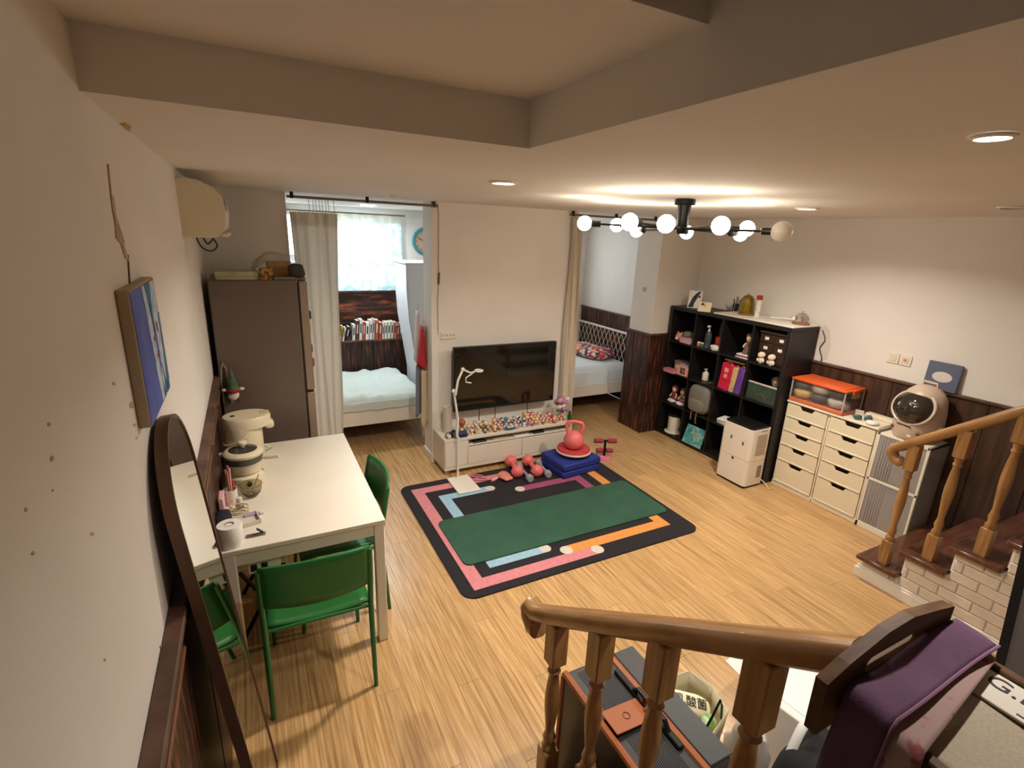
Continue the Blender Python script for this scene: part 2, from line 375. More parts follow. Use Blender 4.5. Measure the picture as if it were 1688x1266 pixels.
for z in (0.862, 1.04, 1.22):
    MB().rbox((XL + 0.01, YB - 0.024, z), (2.39, YB, z + 0.172), 0.003).build('board', mat('flaking_redwood_flat', (52, 27, 20), 0.42, rgb2=(140, 74, 46), scale=3.0, stretch=(1.6, 4, 7), rand=0.18, bump=0.25, bscale=14, lo=0.5, hi=0.7), t4, 0)
bb = struct('baseboard_center', MB().rbox((1.408, 4.308, 0), (2.912, 4.56, 0.085), 0.004), M_WHITE)
# peeled plaster: thin torn flakes of the wall itself
def flake(parent, name, pts, x, m, t=0.0025):
    MB().prism(pts, x, x + t, 'x').build(name, m, parent, 0)
M_PEEL = mat('bare_plaster', (176, 152, 122), 0.95, var=0.2, scale=30)
M_CHIP = mat('chipped_paint', (190, 168, 142), 0.95)
M_GRIME = mat('crack_dirt', (104, 82, 62), 0.95)
def pxwall(pts): return [(atx(px, py, XL).y, atx(px, py, XL).z) for px, py in pts]
flake(wl, 'peeled_plaster', pxwall([(181, 318), (186, 326), (190, 355), (197, 378), (204, 398), (203, 404), (212, 432), (205, 425), (198, 402), (190, 392), (189, 372), (184, 345)]), XL, M_PEEL)
flake(wl, 'crack', pxwall([(209, 420), (211, 420), (214, 468), (212, 468)]), XL, M_GRIME, 0.002)
flake(wl, 'crack', pxwall([(176, 270), (178, 270), (184, 330), (182, 330)]), XL, M_PEEL, 0.002)
for k, (px, py, s) in enumerate(((216, 668, 6), (222, 700, 3), (225, 722, 2), (85, 757, 5), (86, 808, 2), (42, 840, 3), (53, 912, 3), (187, 633, 3), (152, 880, 3), (80, 700, 3), (172, 1088, 2))):
    flake(wl, 'plaster_chip', pxwall([(px + s * random.uniform(.5, 1.1) * math.cos(a), py + s * random.uniform(.6, 1.3) * math.sin(a)) for a in [i * PI / 4 for i in range(8)]]), XL, M_CHIP, 0.0012)
for k in range(16):
    t = k / 15; px, py = 273 - 30 * t, 1066 + 195 * t
    flake(wl, 'plaster_chip', pxwall([(px - 3 + random.uniform(-4, 3) + 4 * math.cos(a), py + 7 * math.sin(a)) for a in [i * PI / 3 for i in range(6)]]), XL, M_GRIME if k % 2 else M_PEEL, 0.002)
q = [(atz(px, py, CEIL).x, atz(px, py, CEIL).y) for px, py in ((198, 204), (207, 202), (216, 208), (213, 216), (204, 211))]
MB().prism(q, CEIL - 0.002, CEIL).build('water_stain', mat('stain', (196, 160, 96), 0.9), bpy.data.objects['ceiling'], 0)
q = pr = [(atx(px, py, XR).y, atx(px, py, XR).z) for px, py in ((1352, 543), (1362, 535), (1368, 545), (1369, 575), (1362, 592), (1353, 595), (1349, 575))]
MB().prism(q, XR - 0.003, XR, 'x').build('peeled_plaster', mat('patched_plaster', (214, 204, 190), 0.95, bump=0.3, bscale=20), wr, 0)

# ------------------------------------------------------------------ stairs and railings
BPROF = [(0.030, 0.0), (0.030, 0.16), (0.022, 0.168), (0.026, 0.18), (0.026, 0.19), (0.018, 0.20), (0.024, 0.225), (0.018, 0.245), (0.016, 0.26),
         (0.021, 0.31), (0.026, 0.36), (0.027, 0.40), (0.022, 0.46), (0.017, 0.50), (0.024, 0.512), (0.018, 0.524), (0.023, 0.536), (0.020, 0.55)]
def baluster(parent, x, y, z0, z1):
    h = z1 - z0; low = 0.17; top = 0.17
    b = MB().rbox((x - 0.03, y - 0.03, z0), (x + 0.03, y + 0.03, z0 + low), 0.004)
    b.rbox((x - 0.03, y - 0.03, z1 - top), (x + 0.03, y + 0.03, z1), 0.004)
    m = [p for p in BPROF if p[1] > 0.16]; a0, a1 = m[0][1], m[-1][1]
    b.lathe([(r, z0 + low - 0.006 + (z - a0) / (a1 - a0) * (h - low - top + 0.012)) for r, z in m], (x, y, 0), 16)
    b.lathe([(0.041, z1 - top - 0.0), (0.020, z1 - top - 0.035)][::-1], (x, y, 0), 4) if False else None
    return b.build('baluster', M_BAL, parent)
def handrail(parent, x, pts, w=0.034, h=0.030):
    prof = [(w * math.copysign(abs(math.cos(a)) ** 0.8, math.cos(a)), h * math.copysign(abs(math.sin(a)) ** 0.8, math.sin(a))) for a in [2 * PI * i / 16 for i in range(16)]]
    vs = []; fs = []; n = 16; P = [Vector((0, y, z)) for y, z in pts]
    for i, p in enumerate(P):
        t = (P[min(i + 1, len(P) - 1)] - P[max(i - 1, 0)]).normalized(); up = Vector((1, 0, 0)).cross(t)
        if up.z < 0 and i == 0: pass
        for u, v in prof: vs.append(Vector((x + u, p.y, p.z)) + up * v)
    for i in range(len(P) - 1):
        for k in range(n): fs.append((i * n + k, i * n + (k + 1) % n, (i + 1) * n + (k + 1) % n, (i + 1) * n + k))
    fs.append(tuple(range(n))); fs.append(tuple(reversed([(len(P) - 1) * n + k for k in range(n)])))
    return MB().add(vs, fs).build('handrail', M_RAIL, parent)
RX, RY0, RUN, RISE = 3.545, 1.548, 0.222, 0.170
st = thing('staircase', 'wooden staircase with dark red treads clad in white brick along right wall', 'staircase', (0, 0, 0))
NS = 8
for k in range(NS):
    y = RY0 - k * RUN; z = RISE * (k + 1)
    MB().rbox((3.478, y - RUN - 0.02, z - 0.032), (XR - 0.022, y, z), 0.006).build('tread', M_TREAD, st)
    MB().box((3.53, y - 0.045, z - RISE), (XR - 0.022, y - 0.025, z - 0.032)).build('riser', M_WHITE, st, 0)
poly = [(RY0 - 0.03, 0)]
for k in range(NS): poly += [(RY0 - 0.03 - k * RUN, RISE * (k + 1) - 0.033), (RY0 - 0.03 - (k + 1) * RUN, RISE * (k + 1) - 0.033)]
poly += [(RY0 - 0.03 - NS * RUN, 0)]
MB().prism(poly, 3.535, 3.56, 'x').build('side_panel', M_WHITE, st, 0)
MB().rbox((3.506, RY0 - 0.02 - NS * RUN, 0), (3.536, RY0 + 0.005, 0.072), 0.004).rbox((3.514, RY0 - 0.02 - NS * RUN, 0.07), (3.536, RY0 - 0.002, 0.088), 0.004).build('skirting', M_WHITE, st)
bw, bh = 0.165, 0.0665; r = 0
while 0.088 + r * bh < 1.0:
    z0 = 0.088 + r * bh; y = RY0 - 0.03 + (0.08 if r % 2 else 0.0); 
    while y > RY0 - 6.2 * RUN:
        a, c = y - bw, min(y, RY0 - 0.03); z1 = z0 + bh
        # clip the brick to the stepped outline
        cuts = []
        k = 0
        segs = []
        ylo = a
        for k in range(NS):
            top = RISE * (k + 1) - 0.034; s1 = RY0 - 0.03 - k * RUN; s0 = s1 - RUN
            u0, u1 = max(a, s0), min(c, s1)
            if u1 - u0 > 0.004 and top - z0 > 0.006: segs.append([u0, u1, min(z1, top)])
        merged = []
        for sgm in sorted(segs, key=lambda q: q[0]):
            if merged and abs(merged[-1][2] - sgm[2]) < 1e-6 and abs(merged[-1][1] - sgm[0]) < 1e-4: merged[-1][1] = sgm[1]
            else: merged.append(list(sgm))
        for u0, u1, zt in merged:
            MB().rbox((3.524 - random.uniform(0, 0.003), u0 + 0.0018, z0 + 0.0018), (3.536, u1 - 0.0018, zt - 0.0018), 0.005).build('brick', M_BRICK, st, 30)
        y -= bw
    r += 1
SL = 0.815
rz = lambda y: 0.958 + (1.50 - y) * SL
for k in range(7):
    y = 1.415 - k * RUN * 0.98
    baluster(st, RX, y, RISE * (k + 1), rz(y) - 0.02)
pts = [(1.462, rz(1.5) - 0.075), (1.48, rz(1.5) - 0.092), (1.505, rz(1.5) - 0.085), (1.523, rz(1.5) - 0.062), (1.53, rz(1.5) - 0.035), (1.522, rz(1.5) - 0.012), (1.49, rz(1.49)), (1.40, rz(1.4)), (0.6, rz(0.6)), (-0.1, rz(-0.1))]
handrail(st, RX, pts)
# the flight the photo was taken from
sf = thing('staircase', 'wooden staircase whose varnished handrail stands in front of the suitcase', 'staircase', (0, 0, 0))
FX, FY0, FRUN = 0.82, 1.205, 0.242
for k in range(8):
    y = FY0 - k * FRUN; z = RISE * (k + 1)
    MB().rbox((XL + 0.03, y - FRUN - 0.02, z - 0.032), (0.87, y, z), 0.006).build('tread', M_TREAD, sf)
    MB().box((XL + 0.03, y - 0.05, z - RISE), (0.85, y - 0.025, z - 0.032)).build('riser', M_WHITE, sf, 0)
MB().box((XL + 0.03, YF + 0.01, RISE * 8 - 0.032), (0.87, FY0 - 8 * FRUN - 0.01, RISE * 8)).build('landing', M_TREAD, sf, 0)
poly = [(FY0 - 0.03, 0)]
for k in range(8): poly += [(FY0 - 0.03 - k * FRUN, RISE * (k + 1) - 0.033), (FY0 - 0.03 - (k + 1) * FRUN, RISE * (k + 1) - 0.033)]
poly += [(FY0 - 0.03 - 8 * FRUN, 0)]
MB().prism(poly, 0.83, 0.855, 'x').build('side_panel', M_WHITE, sf, 0)
fz = lambda y: 0.838 + (1.281 - y) * 0.70
for k, y in enumerate((1.165, 0.940, 0.712, 0.465)):
    baluster(sf, FX, y, RISE * (k + 1) if k else RISE, fz(y) - 0.02)
pts = [(1.285, fz(1.3) - 0.058), (1.31, fz(1.3) - 0.066), (1.345, fz(1.3) - 0.04), (1.352, fz(1.3) - 0.015), (1.34, fz(1.3) + 0.006), (1.30, fz(1.3) + 0.004), (1.22, fz(1.22)), (0.8, fz(0.8)), (0.314, fz(0.314))]
handrail(sf, FX, pts, 0.036, 0.031)

# ------------------------------------------------------------------ ceiling lamps
hub = atz(1130, 328, CEIL); HZ = 2.205
lp = thing('ceiling_lamp', 'black spoke ceiling lamp with ten round globe bulbs', 'lamp', (hub.x, hub.y, CEIL))
MB().lathe([(0.052, 0), (0.06, -0.004), (0.06, -0.03), (0.055, -0.034)][::-1], (0, 0, 0), 24).build('ceiling_plate', M_BLACKM, lp)
MB().lathe([(0.024, HZ - CEIL - 0.02), (0.034, HZ - CEIL), (0.034, HZ - CEIL + 0.09), (0.040, -0.03)], (0, 0, 0), 20).build('stem', M_BLACKM, lp)
er = Vector((hub.y, -hub.x, 0)).normalized(); fw = Vector((hub.x, hub.y, 0)).normalized()
for px, py, near, rad, lit in ((966, 368, 0, .59, 1), (1044, 366, 1, .55, 1), (1104, 369, 1, .56, 1), (1197, 372, 1, .56, 1), (1299, 382, .35, .58, 0), (1020, 371, -1, .55, 1), (1055, 380, -1, .55, 1), (1137, 383, -1, .5, 1), (1228, 386, -1, .52, 1), (1239, 377, .0, .45, 1)):
    best = None
    for i in range(181):
        ph = -PI / 2 + PI * i / 180; k = near if abs(near) > 0.9 else (-1 if near < 0 else (1 if near > 0 else -0.25))
        p = hub + (er * math.sin(ph) - fw * math.cos(ph) * (1 if near > 0 else (-1 if near < 0 else -0.3))) * rad
        q = RW @ (p - CP); ex = abs(844 + F * q.x / q.z - px)
        if best is None or ex < best[0]: best = (ex, p)
    p = best[1]; q = RW @ (p - CP); d = depth(p)
    # height of the bulb from its row
    zz = HZ + 0.02
    for i in range(60):
        t = RW @ (Vector((p.x, p.y, zz)) - CP); e = 633 + F * t.y / t.z - py
        zz += e * 0.0018
    zz = min(max(zz, HZ - 0.05), HZ + 0.07)
    v = Vector((p.x - hub.x, p.y - hub.y, zz - CEIL)); o0 = Vector((0, 0, HZ + 0.012 - CEIL)); u = (v - o0).normalized()
    arm = MB().tube([o0, v - u * 0.09], 0.0065, 8).build('arm', M_BLACKM, lp)
    MB().tube([v - u * 0.105, v - u * 0.10, v - u * 0.045], [0.012, 0.019, 0.019], 12).build('socket', M_BLACKM, arm)
    rb = 0.045 if lit else 0.053
    MB().ball(v, rb, 18, 12).build('bulb', M_BULB if lit else M_BULBOFF, arm, label='lit globe bulb' if lit else 'unlit frosted globe bulb')
def downlight(px, py, label, m=M_LED, power=DOWN_W, col=(1.0, 0.93, 0.84), r=0.055, on=True):
    p = atz(px, py, CEIL)
    t = thing('downlight', label, 'lamp', p, group='ceiling downlights')
    vs = MB()
    vs.lathe([(r, -0.001), (r * 1.3, -0.001), (r * 1.3, -0.006), (r * 1.02, -0.009), (r, -0.009)], (0, 0, 0), 24)
    vs.f = [f for f in vs.f if len(f) == 4]; vs.build('trim_ring', M_WHITE, t)
    MB().lathe([(r, -0.006), (r, -0.002)], (0, 0, 0), 24).build('lens', m, t)
    if on:
        d = bpy.data.lights.new('downlight', 'AREA'); d.shape = 'DISK'; d.size = r * 1.9; d.energy = power; d.color = col; d.spread = math.radians(150)
        o = bpy.data.objects.new('downlight_lamp', d); COL.objects.link(o); o.location = (p.x, p.y, CEIL - 0.013)
downlight(830, 300, 'lit round recessed downlight above the dining table side of the rug')
downlight(1330, 343, 'lit round recessed downlight above the black cube shelf')
downlight(1638, 222, 'lit round recessed downlight above the handrail and suitcase', M_LEDC, DOWN_W * 0.62, (1.0, 0.95, 0.88), 0.032)
downlight(1672, 341, 'unlit round recessed downlight above the brick clad staircase', M_WHITE, on=False)
downlight(648, 322, 'small unlit recessed downlight beside the curtain rod', M_GREY, on=False, r=0.02)
p = atz(605, 338, CEIL)
t = thing('downlight', 'lit recessed downlight in the sleeping alcove ceiling', 'lamp', (p.x, p.y, CEIL), group='ceiling downlights')
MB().lathe([(0.07, -0.012), (0.07, -0.001)], (0, 0, 0), 24).build('lens', M_LEDC, t)
d = bpy.data.lights.new('alcove_downlight', 'AREA'); d.shape = 'DISK'; d.size = 0.14; d.energy = 17; d.color = (0.90, 0.96, 1.0); d.spread = math.radians(170)
o = bpy.data.objects.new('alcove_downlight', d); COL.objects.link(o); o.location = (p.x, p.y, CEIL - 0.02)

# ------------------------------------------------------------------ dining table and chairs
tb = thing('dining_table', 'white rectangular dining table pushed against the left wall', 'table', (0, 0, 0))
X0, X1, Y0, Y1, TH = -0.225, 0.50, 2.277, 3.517, 0.74
M_TABLE = mat('white_table', (230, 220, 202), 0.38, var=0.02, scale=5)
MB().rbox((X0, Y0, TH - 0.024), (X1, Y1, TH), 0.003).build('tabletop', M_TABLE, tb)
b = MB()
for a, c in (((X0 + .02, Y0 + .012), (X1 - .02, Y0 + .034)), ((X0 + .02, Y1 - .034), (X1 - .02, Y1 - .012)), ((X0 + .012, Y0 + .02), (X0 + .034, Y1 - .02)), ((X1 - .034, Y0 + .02), (X1 - .012, Y1 - .02))):
    b.rbox((a[0], a[1], TH - 0.088), (c[0], c[1], TH - 0.024), 0.002)
b.build('apron', M_TABLE, tb)
for x in (X0 + 0.004, X1 - 0.054):
    for y in (Y0 + 0.004, Y1 - 0.054): MB().rbox((x, y, 0), (x + 0.05, y + 0.05, TH - 0.024), 0.004).build('leg', M_TABLE, tb)
def chair(label, loc, rz):
    t = thing('dining_chair', label, 'chair', loc, rz, 'green dining chairs')
    sw, sd, sh = 0.215, 0.20, 0.45
    def seat(u, v):
        x = (u - .5) * 2 * sw; y = (v - .5) * 2 * sd
        cx = abs(2 * u - 1); x *= 1 - 0.06 * (v) ** 2
        return (x, y, sh - 0.014 * (1 - cx ** 2) - 0.02 * max(0, v - 0.8) * 3 + 0.004 * cx)
    MB().grid(seat, 12, 10).build('seat', M_GREEN, t, solid=0.014)
    def back(u, v):
        a = (u - .5) * 2; x = a * 0.222; bow = -0.035 * (1 - a * a)
        z = 0.585 + v * 0.215 + (0.012 * (1 - a * a) if v > .9 else (-0.012 * (1 - a * a) if v < .1 else 0))
        return (x, -0.215 + bow - 0.055 * (z - 0.45) / 0.35, z)
    bk = MB().grid(back, 14, 8).build('backrest', M_GREEN, t, solid=0.012)
    MB().tube([back(i / 12, 0.48) for i in range(13)], 0.003, 6).build('crease', M_GREEN, bk)
    for s in (-1, 1):
        MB().tube([(s * 0.228, -0.255, 0), (s * 0.226, -0.235, 0.25), (s * 0.226, -0.215, 0.45), (s * 0.226, -0.24, 0.62), (s * 0.224, -0.268, 0.785)], [0.010, 0.012, 0.013, 0.013, 0.011], 10).build('leg', M_GREEN, t)
        MB().tube([(s * 0.215, 0.215, 0), (s * 0.205, 0.18, 0.44)], [0.010, 0.013], 10).build('leg', M_GREEN, t)
        MB().tube([(s * 0.226, -0.215, 0.435), (s * 0.205, 0.18, 0.425)], 0.010, 8).build('seat_rail', M_GREEN, t)
    MB().tube([(-0.205, 0.17, 0.42), (0.205, 0.17, 0.42)], 0.009, 8).build('cross_rail', M_GREEN, t)
    MB().tube([(-0.22, -0.2, 0.43), (0.22, -0.2, 0.43)], 0.009, 8).build('cross_rail', M_GREEN, t)
    return t
chair('green plastic dining chair at the short end of the white table', (0.150, 2.275, 0), -0.03)
chair('green plastic dining chair tucked under the long side of the white table', (0.300, 2.735, 0), PI / 2 + 0.02)
fs_ = thing('folding_stool', 'white slab stool with crossed dark tube legs under the table', 'stool', (-0.085, 2.79, 0))
MB().rbox((-0.13, -0.24, 0.44), (0.13, 0.24, 0.60), 0.01).build('seat', M_WHITEP, fs_)
for s in (-1, 1):
    MB().tube([(-0.12, s * 0.2, 0), (0.12, s * 0.2, 0.44)], 0.011, 8).build('leg', M_BLACKM, fs_)
    MB().tube([(0.12, s * 0.18, 0), (-0.12, s * 0.18, 0.44)], 0.011, 8).build('leg', M_BLACKM, fs_)
ps = thing('power_strip', 'beige socket strip with black outlets fixed below the table apron', 'power strip', (-0.06, 2.325, 0.60))
MB().rbox((-0.07, 0, -0.03), (0.07, 0.02, 0.055), 0.004).build('body', M_WHITEP, ps)
for x in (-0.045, 0.0): MB().rbox((x - 0.014, -0.004, -0.018), (x + 0.014, 0.002, 0.02), 0.003).build('outlet', M_BLACK, ps)

# things on the table
p = atz(400, 745, TH); p = Vector((-0.118, 3.30, TH))
ap = thing('air_pot', 'cream electric hot water pot with oval lid and carry handle', 'kettle', p, 0.1)
MB().lathe([(0.10, 0), (0.107, 0.01), (0.107, 0.19), (0.108, 0.215), (0.106, 0.24)], (0, 0, 0), 28).build('body', M_CREAM, ap)
def oval(z, gx, gy): return [(0.025 + gx * math.cos(a), gy * math.sin(a), z) for a in [2 * PI * i / 28 for i in range(28)]]
vs = oval(0.225, .134, .109) + oval(0.275, .136, .110) + oval(0.290, .126, .100); n = 28
ld = MB().add(vs, [(k * n + i, k * n + (i + 1) % n, (k + 1) * n + (i + 1) % n, (k + 1) * n + i) for k in (0, 1) for i in range(n)] + [tuple(reversed(range(n))), tuple(range(2 * n, 3 * n))]).build('lid', M_CREAM, ap)
MB().rbox((0.10, -0.035, 0.285), (0.155, 0.035, 0.293), 0.004).build('control_panel', mat('cream_panel', (205, 188, 150), 0.4), ld)
MB().rbox((-0.06, -0.012, 0.287), (-0.035, 0.012, 0.292), 0.002).build('steam_vent', M_BLACK, ld)
MB().rbox((0.12, -0.04, 0.19), (0.172, 0.04, 0.24), 0.012).build('spout', M_CREAM, ap)
MB().tube(sm([(0.03, -0.112, 0.205), (-0.02, -0.122, 0.178), (-0.08, -0.095, 0.145), (-0.106, -0.06, 0.135), (-0.118, 0, 0.13)]), 0.006, 8).build('carry_handle', M_CREAM, ap)
MB().tube([(0.09, 0.03, 0.08), (0.15, 0.06, 0.03), (0.17, 0.12, 0.004), (0.12, 0.16, 0.004)], 0.004, 6).build('cord', M_WHITEP, ap)
mc = thing('multi_cooker', 'cream electric cooking pot with glass lid and long handle', 'cooker', (-0.118, 2.965, TH), 0)
mc.scale = (0.86, 0.86, 1.08)
MB().lathe([(0.105, 0), (0.115, 0.005), (0.110, 0.055), (0.09, 0.07)], (0, 0, 0), 28).build('base', M_CREAM, mc)
MB().lathe([(0.016, 0.0), (0.016, 0.004)], (0.0, 0, 0), 12, 'z') .build('knob', M_BLACK, mc).matrix_local = TR((0.02, -0.113, 0.03)) @ RT(x=PI / 2)
MB().lathe([(0.085, 0.07), (0.098, 0.075), (0.105, 0.125), (0.108, 0.13), (0.116, 0.17), (0.113, 0.172)], (0, 0, 0), 32).build('pot', M_CREAM, mc)
MB().lathe([(0.1085, 0.128), (0.115, 0.162), (0.114, 0.164)], (0, 0, 0), 32).build('dark_band', mat('slate_band', (78, 74, 68), 0.35), mc)
l2 = MB().lathe([(0.117, 0.170), (0.119, 0.176), (0.112, 0.182), (0.09, 0.19)], (0, 0, 0), 32).build('lid', M_CREAM, mc)
MB().lathe([(0.092, 0.188), (0.05, 0.199), (0.02, 0.202)], (0, 0, 0), 28).build('lid_glass', mat('dark_lid_glass', (64, 60, 54), 0.12), l2)
MB().lathe([(0.014, 0.20), (0.012, 0.212), (0.026, 0.216), (0.026, 0.228), (0.02, 0.232)], (0, 0, 0), 20).build('lid_knob', M_CREAM, l2)
MB().tube([(0.10, -0.02, 0.135), (0.13, -0.028, 0.137), (0.205, -0.045, 0.14)], [0.012, 0.013, 0.013], 12).build('handle', M_CREAM, mc)
MB().tube([(-0.10, 0.02, 0.165), (-0.135, 0.03, 0.165)], [0.013, 0.010], 10).build('side_handle', M_CREAM, mc)
sq = atz(414, 817, TH)
bw_ = thing('glass_bowl', 'smoky green glass bowl with a spoon standing on the table', 'bowl', (sq.x + .004, sq.y, TH))
MB().lathe([(0.022, 0.0), (0.03, 0.003), (0.046, 0.022), (0.054, 0.048), (0.056, 0.07), (0.053, 0.07), (0.051, 0.048), (0.043, 0.025), (0.02, 0.007)], (0, 0, 0), 28).build('bowl', M_SMOKE, bw_)
MB().tube([(0.0, 0, 0.02), (0.028, 0.02, 0.075), (0.042, 0.03, 0.105)], 0.003, 8).ball((-0.006, -0.004, 0.014), (0.012, 0.016, 0.005), 10, 6).build('spoon', M_CHROME, bw_)
cp = thing('brush_cup', 'white patterned cup holding long pink brushes', 'cup', (-0.188, 2.74, TH))
MB().lathe([(0.028, 0), (0.031, 0.003), (0.033, 0.085), (0.030, 0.085), (0.029, 0.01)], (0, 0, 0), 20).build('cup', mat('patterned_cup', (228, 218, 204), 0.4, rgb2=(150, 140, 130), scale=60, lo=0.6, hi=0.68), cp)
for i, (dx, dy, h, c) in enumerate(((-.012, .01, .19, (206, 140, 130)), (.0, .014, .21, (190, 110, 110)), (.008, .0, .20, (222, 170, 160)), (-.004, -.01, .18, (170, 120, 96)), (.016, .012, .125, (196, 60, 70)))):
    MB().tube([(dx * .5, dy * .5, 0.01), (dx, dy, h)], 0.0045, 8).build('brush', plain(c), cp)
sb = thing('small_bottle', 'small white bottle with dark band beside the brush cup', 'bottle', (-0.150, 2.665, TH))
MB().lathe([(0.016, 0), (0.018, 0.004), (0.018, 0.034), (0.012, 0.040)], (0, 0, 0), 16).build('body', mat('milky', (190, 184, 172), 0.3), sb)
MB().lathe([(0.013, 0.038), (0.014, 0.04), (0.014, 0.064), (0.010, 0.066)], (0, 0, 0), 16).build('cap', M_WHITEP, sb)
MB().lathe([(0.0186, 0.010), (0.0186, 0.022)], (0, 0, 0), 16).build('band', M_BLACK, sb)
one(MB().rbox((-0.012, -0.05, 0), (0.012, 0.05, 0.095), 0.004), 'card_box', mat('pink_card', (228, 176, 176), 0.6), 'upright pink cardboard box behind the brush cup', 'box', loc=(-0.226, 2.67, TH))
tp = thing('toilet_roll', 'white toilet paper roll standing on the table corner', 'toilet paper', (-0.183, 2.345, TH))
MB().lathe([(0.02, 0.0), (0.05, 0.0), (0.052, 0.004), (0.052, 0.098), (0.05, 0.102), (0.02, 0.102), (0.019, 0.098)], (0, 0, 0), 28).build('paper', mat('tissue', (236, 230, 220), 0.9, bump=0.2, bscale=120), tp)
MB().lathe([(0.0205, 0.003), (0.0205, 0.1025), (0.0185, 0.1025), (0.0185, 0.003)], (0, 0, 0), 20).build('core', mat('cardboard_core', (150, 122, 92), 0.9), tp)
q = atz(422, 883, TH)
hc = thing('hair_clip', 'grey metal clip lying open on the table', 'clip', (q.x, q.y, TH), 0.0)
MB().rbox((-0.042, -0.010, 0), (0.042, 0.010, 0.010), 0.003).build('lower_jaw', mat('pewter', (120, 112, 98), 0.35, metal=0.6), hc)
MB(TR((0.03, 0, 0.008)) @ RT(y=0.85) @ RT(z=0.2)).rbox((-0.04, -0.008, 0), (0.0, 0.008, 0.006), 0.002).build('upper_jaw', M_BLACKM, hc)
q = atz(405, 848, TH)
tr_ = thing('plastic_tray', 'shallow clear plastic tray on the table with a cable coil beside it', 'tray', (-0.125, 2.515, TH), 0.2)
MB().rbox((-0.055, -0.05, 0), (0.06, 0.05, 0.006), 0.003).build('tray_base', mat('tray_white', (220, 210, 192), 0.3), tr_)
for a, c in (((-.055, -.05), (.06, -.046)), ((-.055, .046), (.06, .05)), ((-.055, -.05), (-.051, .05)), ((.056, -.05), (.06, .05))): MB().box((*a, 0.004), (*c, 0.022)).build('rim', mat('tray_white', (220, 210, 192), 0.3), tr_)
one(MB().tube([(0.04 * math.cos(a) * (1 + .08 * math.sin(3 * a)), 0.028 * math.sin(a), 0.006 + 0.0016 * i) for i, a in enumerate([0.5 * k for k in range(34)])], 0.0035, 6), 'cable_coil', mat('cream_cable', (196, 178, 130), 0.6), 'coiled cream cable lying on the table', 'cable', loc=(-0.15, 2.595, TH))
one(MB().ball((0, 0, 0.034), (0.036, 0.05, 0.034), 14, 9, .8, .8, 0.25, 30), 'pouch', mat('navy_cloth', (34, 30, 40), 0.8), 'dark crumpled pouch lying against the wainscot on the table', 'pouch', loc=(-0.216, 2.535, TH))
tu = thing('cream_tube', 'small white tube with lilac label lying on the table', 'tube', (-0.085, 2.565, TH + 0.009), 0.15)
MB().lathe([(0.009, -0.045), (0.009, 0.02), (0.003, 0.026)], (0, 0, 0), 12, 'x').build('body', mat('lilac', (176, 156, 190), 0.5), tu)
MB().lathe([(0.008, 0.026), (0.008, 0.042)], (0, 0, 0), 12, 'x').build('cap', M_WHITEP, tu)

# ------------------------------------------------------------------ leaning mirror, painting, air conditioner
MX = lambda z: -0.088 - 0.085 * z
ang = math.atan(0.085)
mi = thing('floor_mirror', 'tall arched floor mirror with bronze frame leaning on the left wall', 'mirror', (0, 0, 0))
yc, hw, zs = 1.588, 0.226, 1.40
def arch(rad, base):
    pts = [(yc - rad, base), (yc + rad, base)] + [(yc + rad * math.cos(a), zs + rad * math.sin(a)) for a in [PI * i / 24 for i in range(25)]]
    return pts
T = TR((-0.080, 0, 0)) @ RT(y=-math.atan(0.092))
oa, ia = arch(hw, 0.0), arch(hw - 0.007, 0.007); n = len(oa); vs = []
for x, pl in ((0.0, oa), (0.0, ia), (-0.030, ia), (-0.030, oa)): vs += [(x, y, z) for y, z in pl]
MB(T).add(vs, [(k * n + i, k * n + (i + 1) % n, ((k + 1) % 4) * n + (i + 1) % n, ((k + 1) % 4) * n + i) for k in range(4) for i in range(n)]).build('frame', M_MFRAME, mi, 30)
MB(T).prism(arch(hw - 0.006, 0.006), -0.010, -0.004, 'x').build('mirror_glass', M_MIRROR, mi, 0)
MB(T).prism(arch(hw - 0.006, 0.006), -0.029, -0.016, 'x').build('backing_board', M_BLACK, mi, 0)
pw = [(atx(px, py, -0.235).y, atx(px, py, -0.235).z) for px, py in ((210, 480), (249, 457), (277, 632), (241, 683))]
y0, y1 = 1.415, 1.775; z0, z1 = 1.655, 1.985
pa = thing('painting', 'blue canvas painting with white birch like strokes on the left wall', 'painting', (XL, 0, 0))
MB().rbox((0.0, y0, z0), (0.026, y1, z1), 0.003).build('canvas', mat('raw_canvas', (176, 158, 134), 0.85), pa)
MB().box((0.026, y0 + 0.004, z0 + .002), (0.0272, y1 - .002, z1 - .006)).build('paint_ground', mat('ultramarine', (62, 74, 168), 0.55, rgb2=(84, 100, 186), scale=9), pa, 0)
def strokes(nm, polys, m, h):
    for pl in polys: MB().prism([(y0 + u * (y1 - y0), z0 + w * (z1 - z0)) for u, w in pl], 0.0268, h, 'x').build(nm, m, pa, 0)
strokes('paint_stroke', [[(.42, .98), (.55, .98), (.62, .7), (.66, .3), (.72, .02), (.55, .02), (.5, .3), (.46, .7)], [(.68, .98), (.97, .98), (.95, .6), (.9, .25), (.82, .02), (.66, .02), (.74, .4)]], mat('pale_blue_paint', (206, 214, 226), 0.6, rgb2=(150, 176, 206), scale=30), 0.0282)
strokes('paint_stroke', [[(.52, .98), (.74, .98), (.7, .75), (.66, .55), (.62, .8)], [(.93, .7), (.985, .7), (.985, .1), (.9, .02), (.84, .02), (.9, .3)], [(.74, .3), (.84, .1), (.8, .02), (.72, .04), (.76, .14)]], mat('teal_paint', (40, 112, 150), 0.6, rgb2=(30, 90, 130), scale=30), 0.0288)
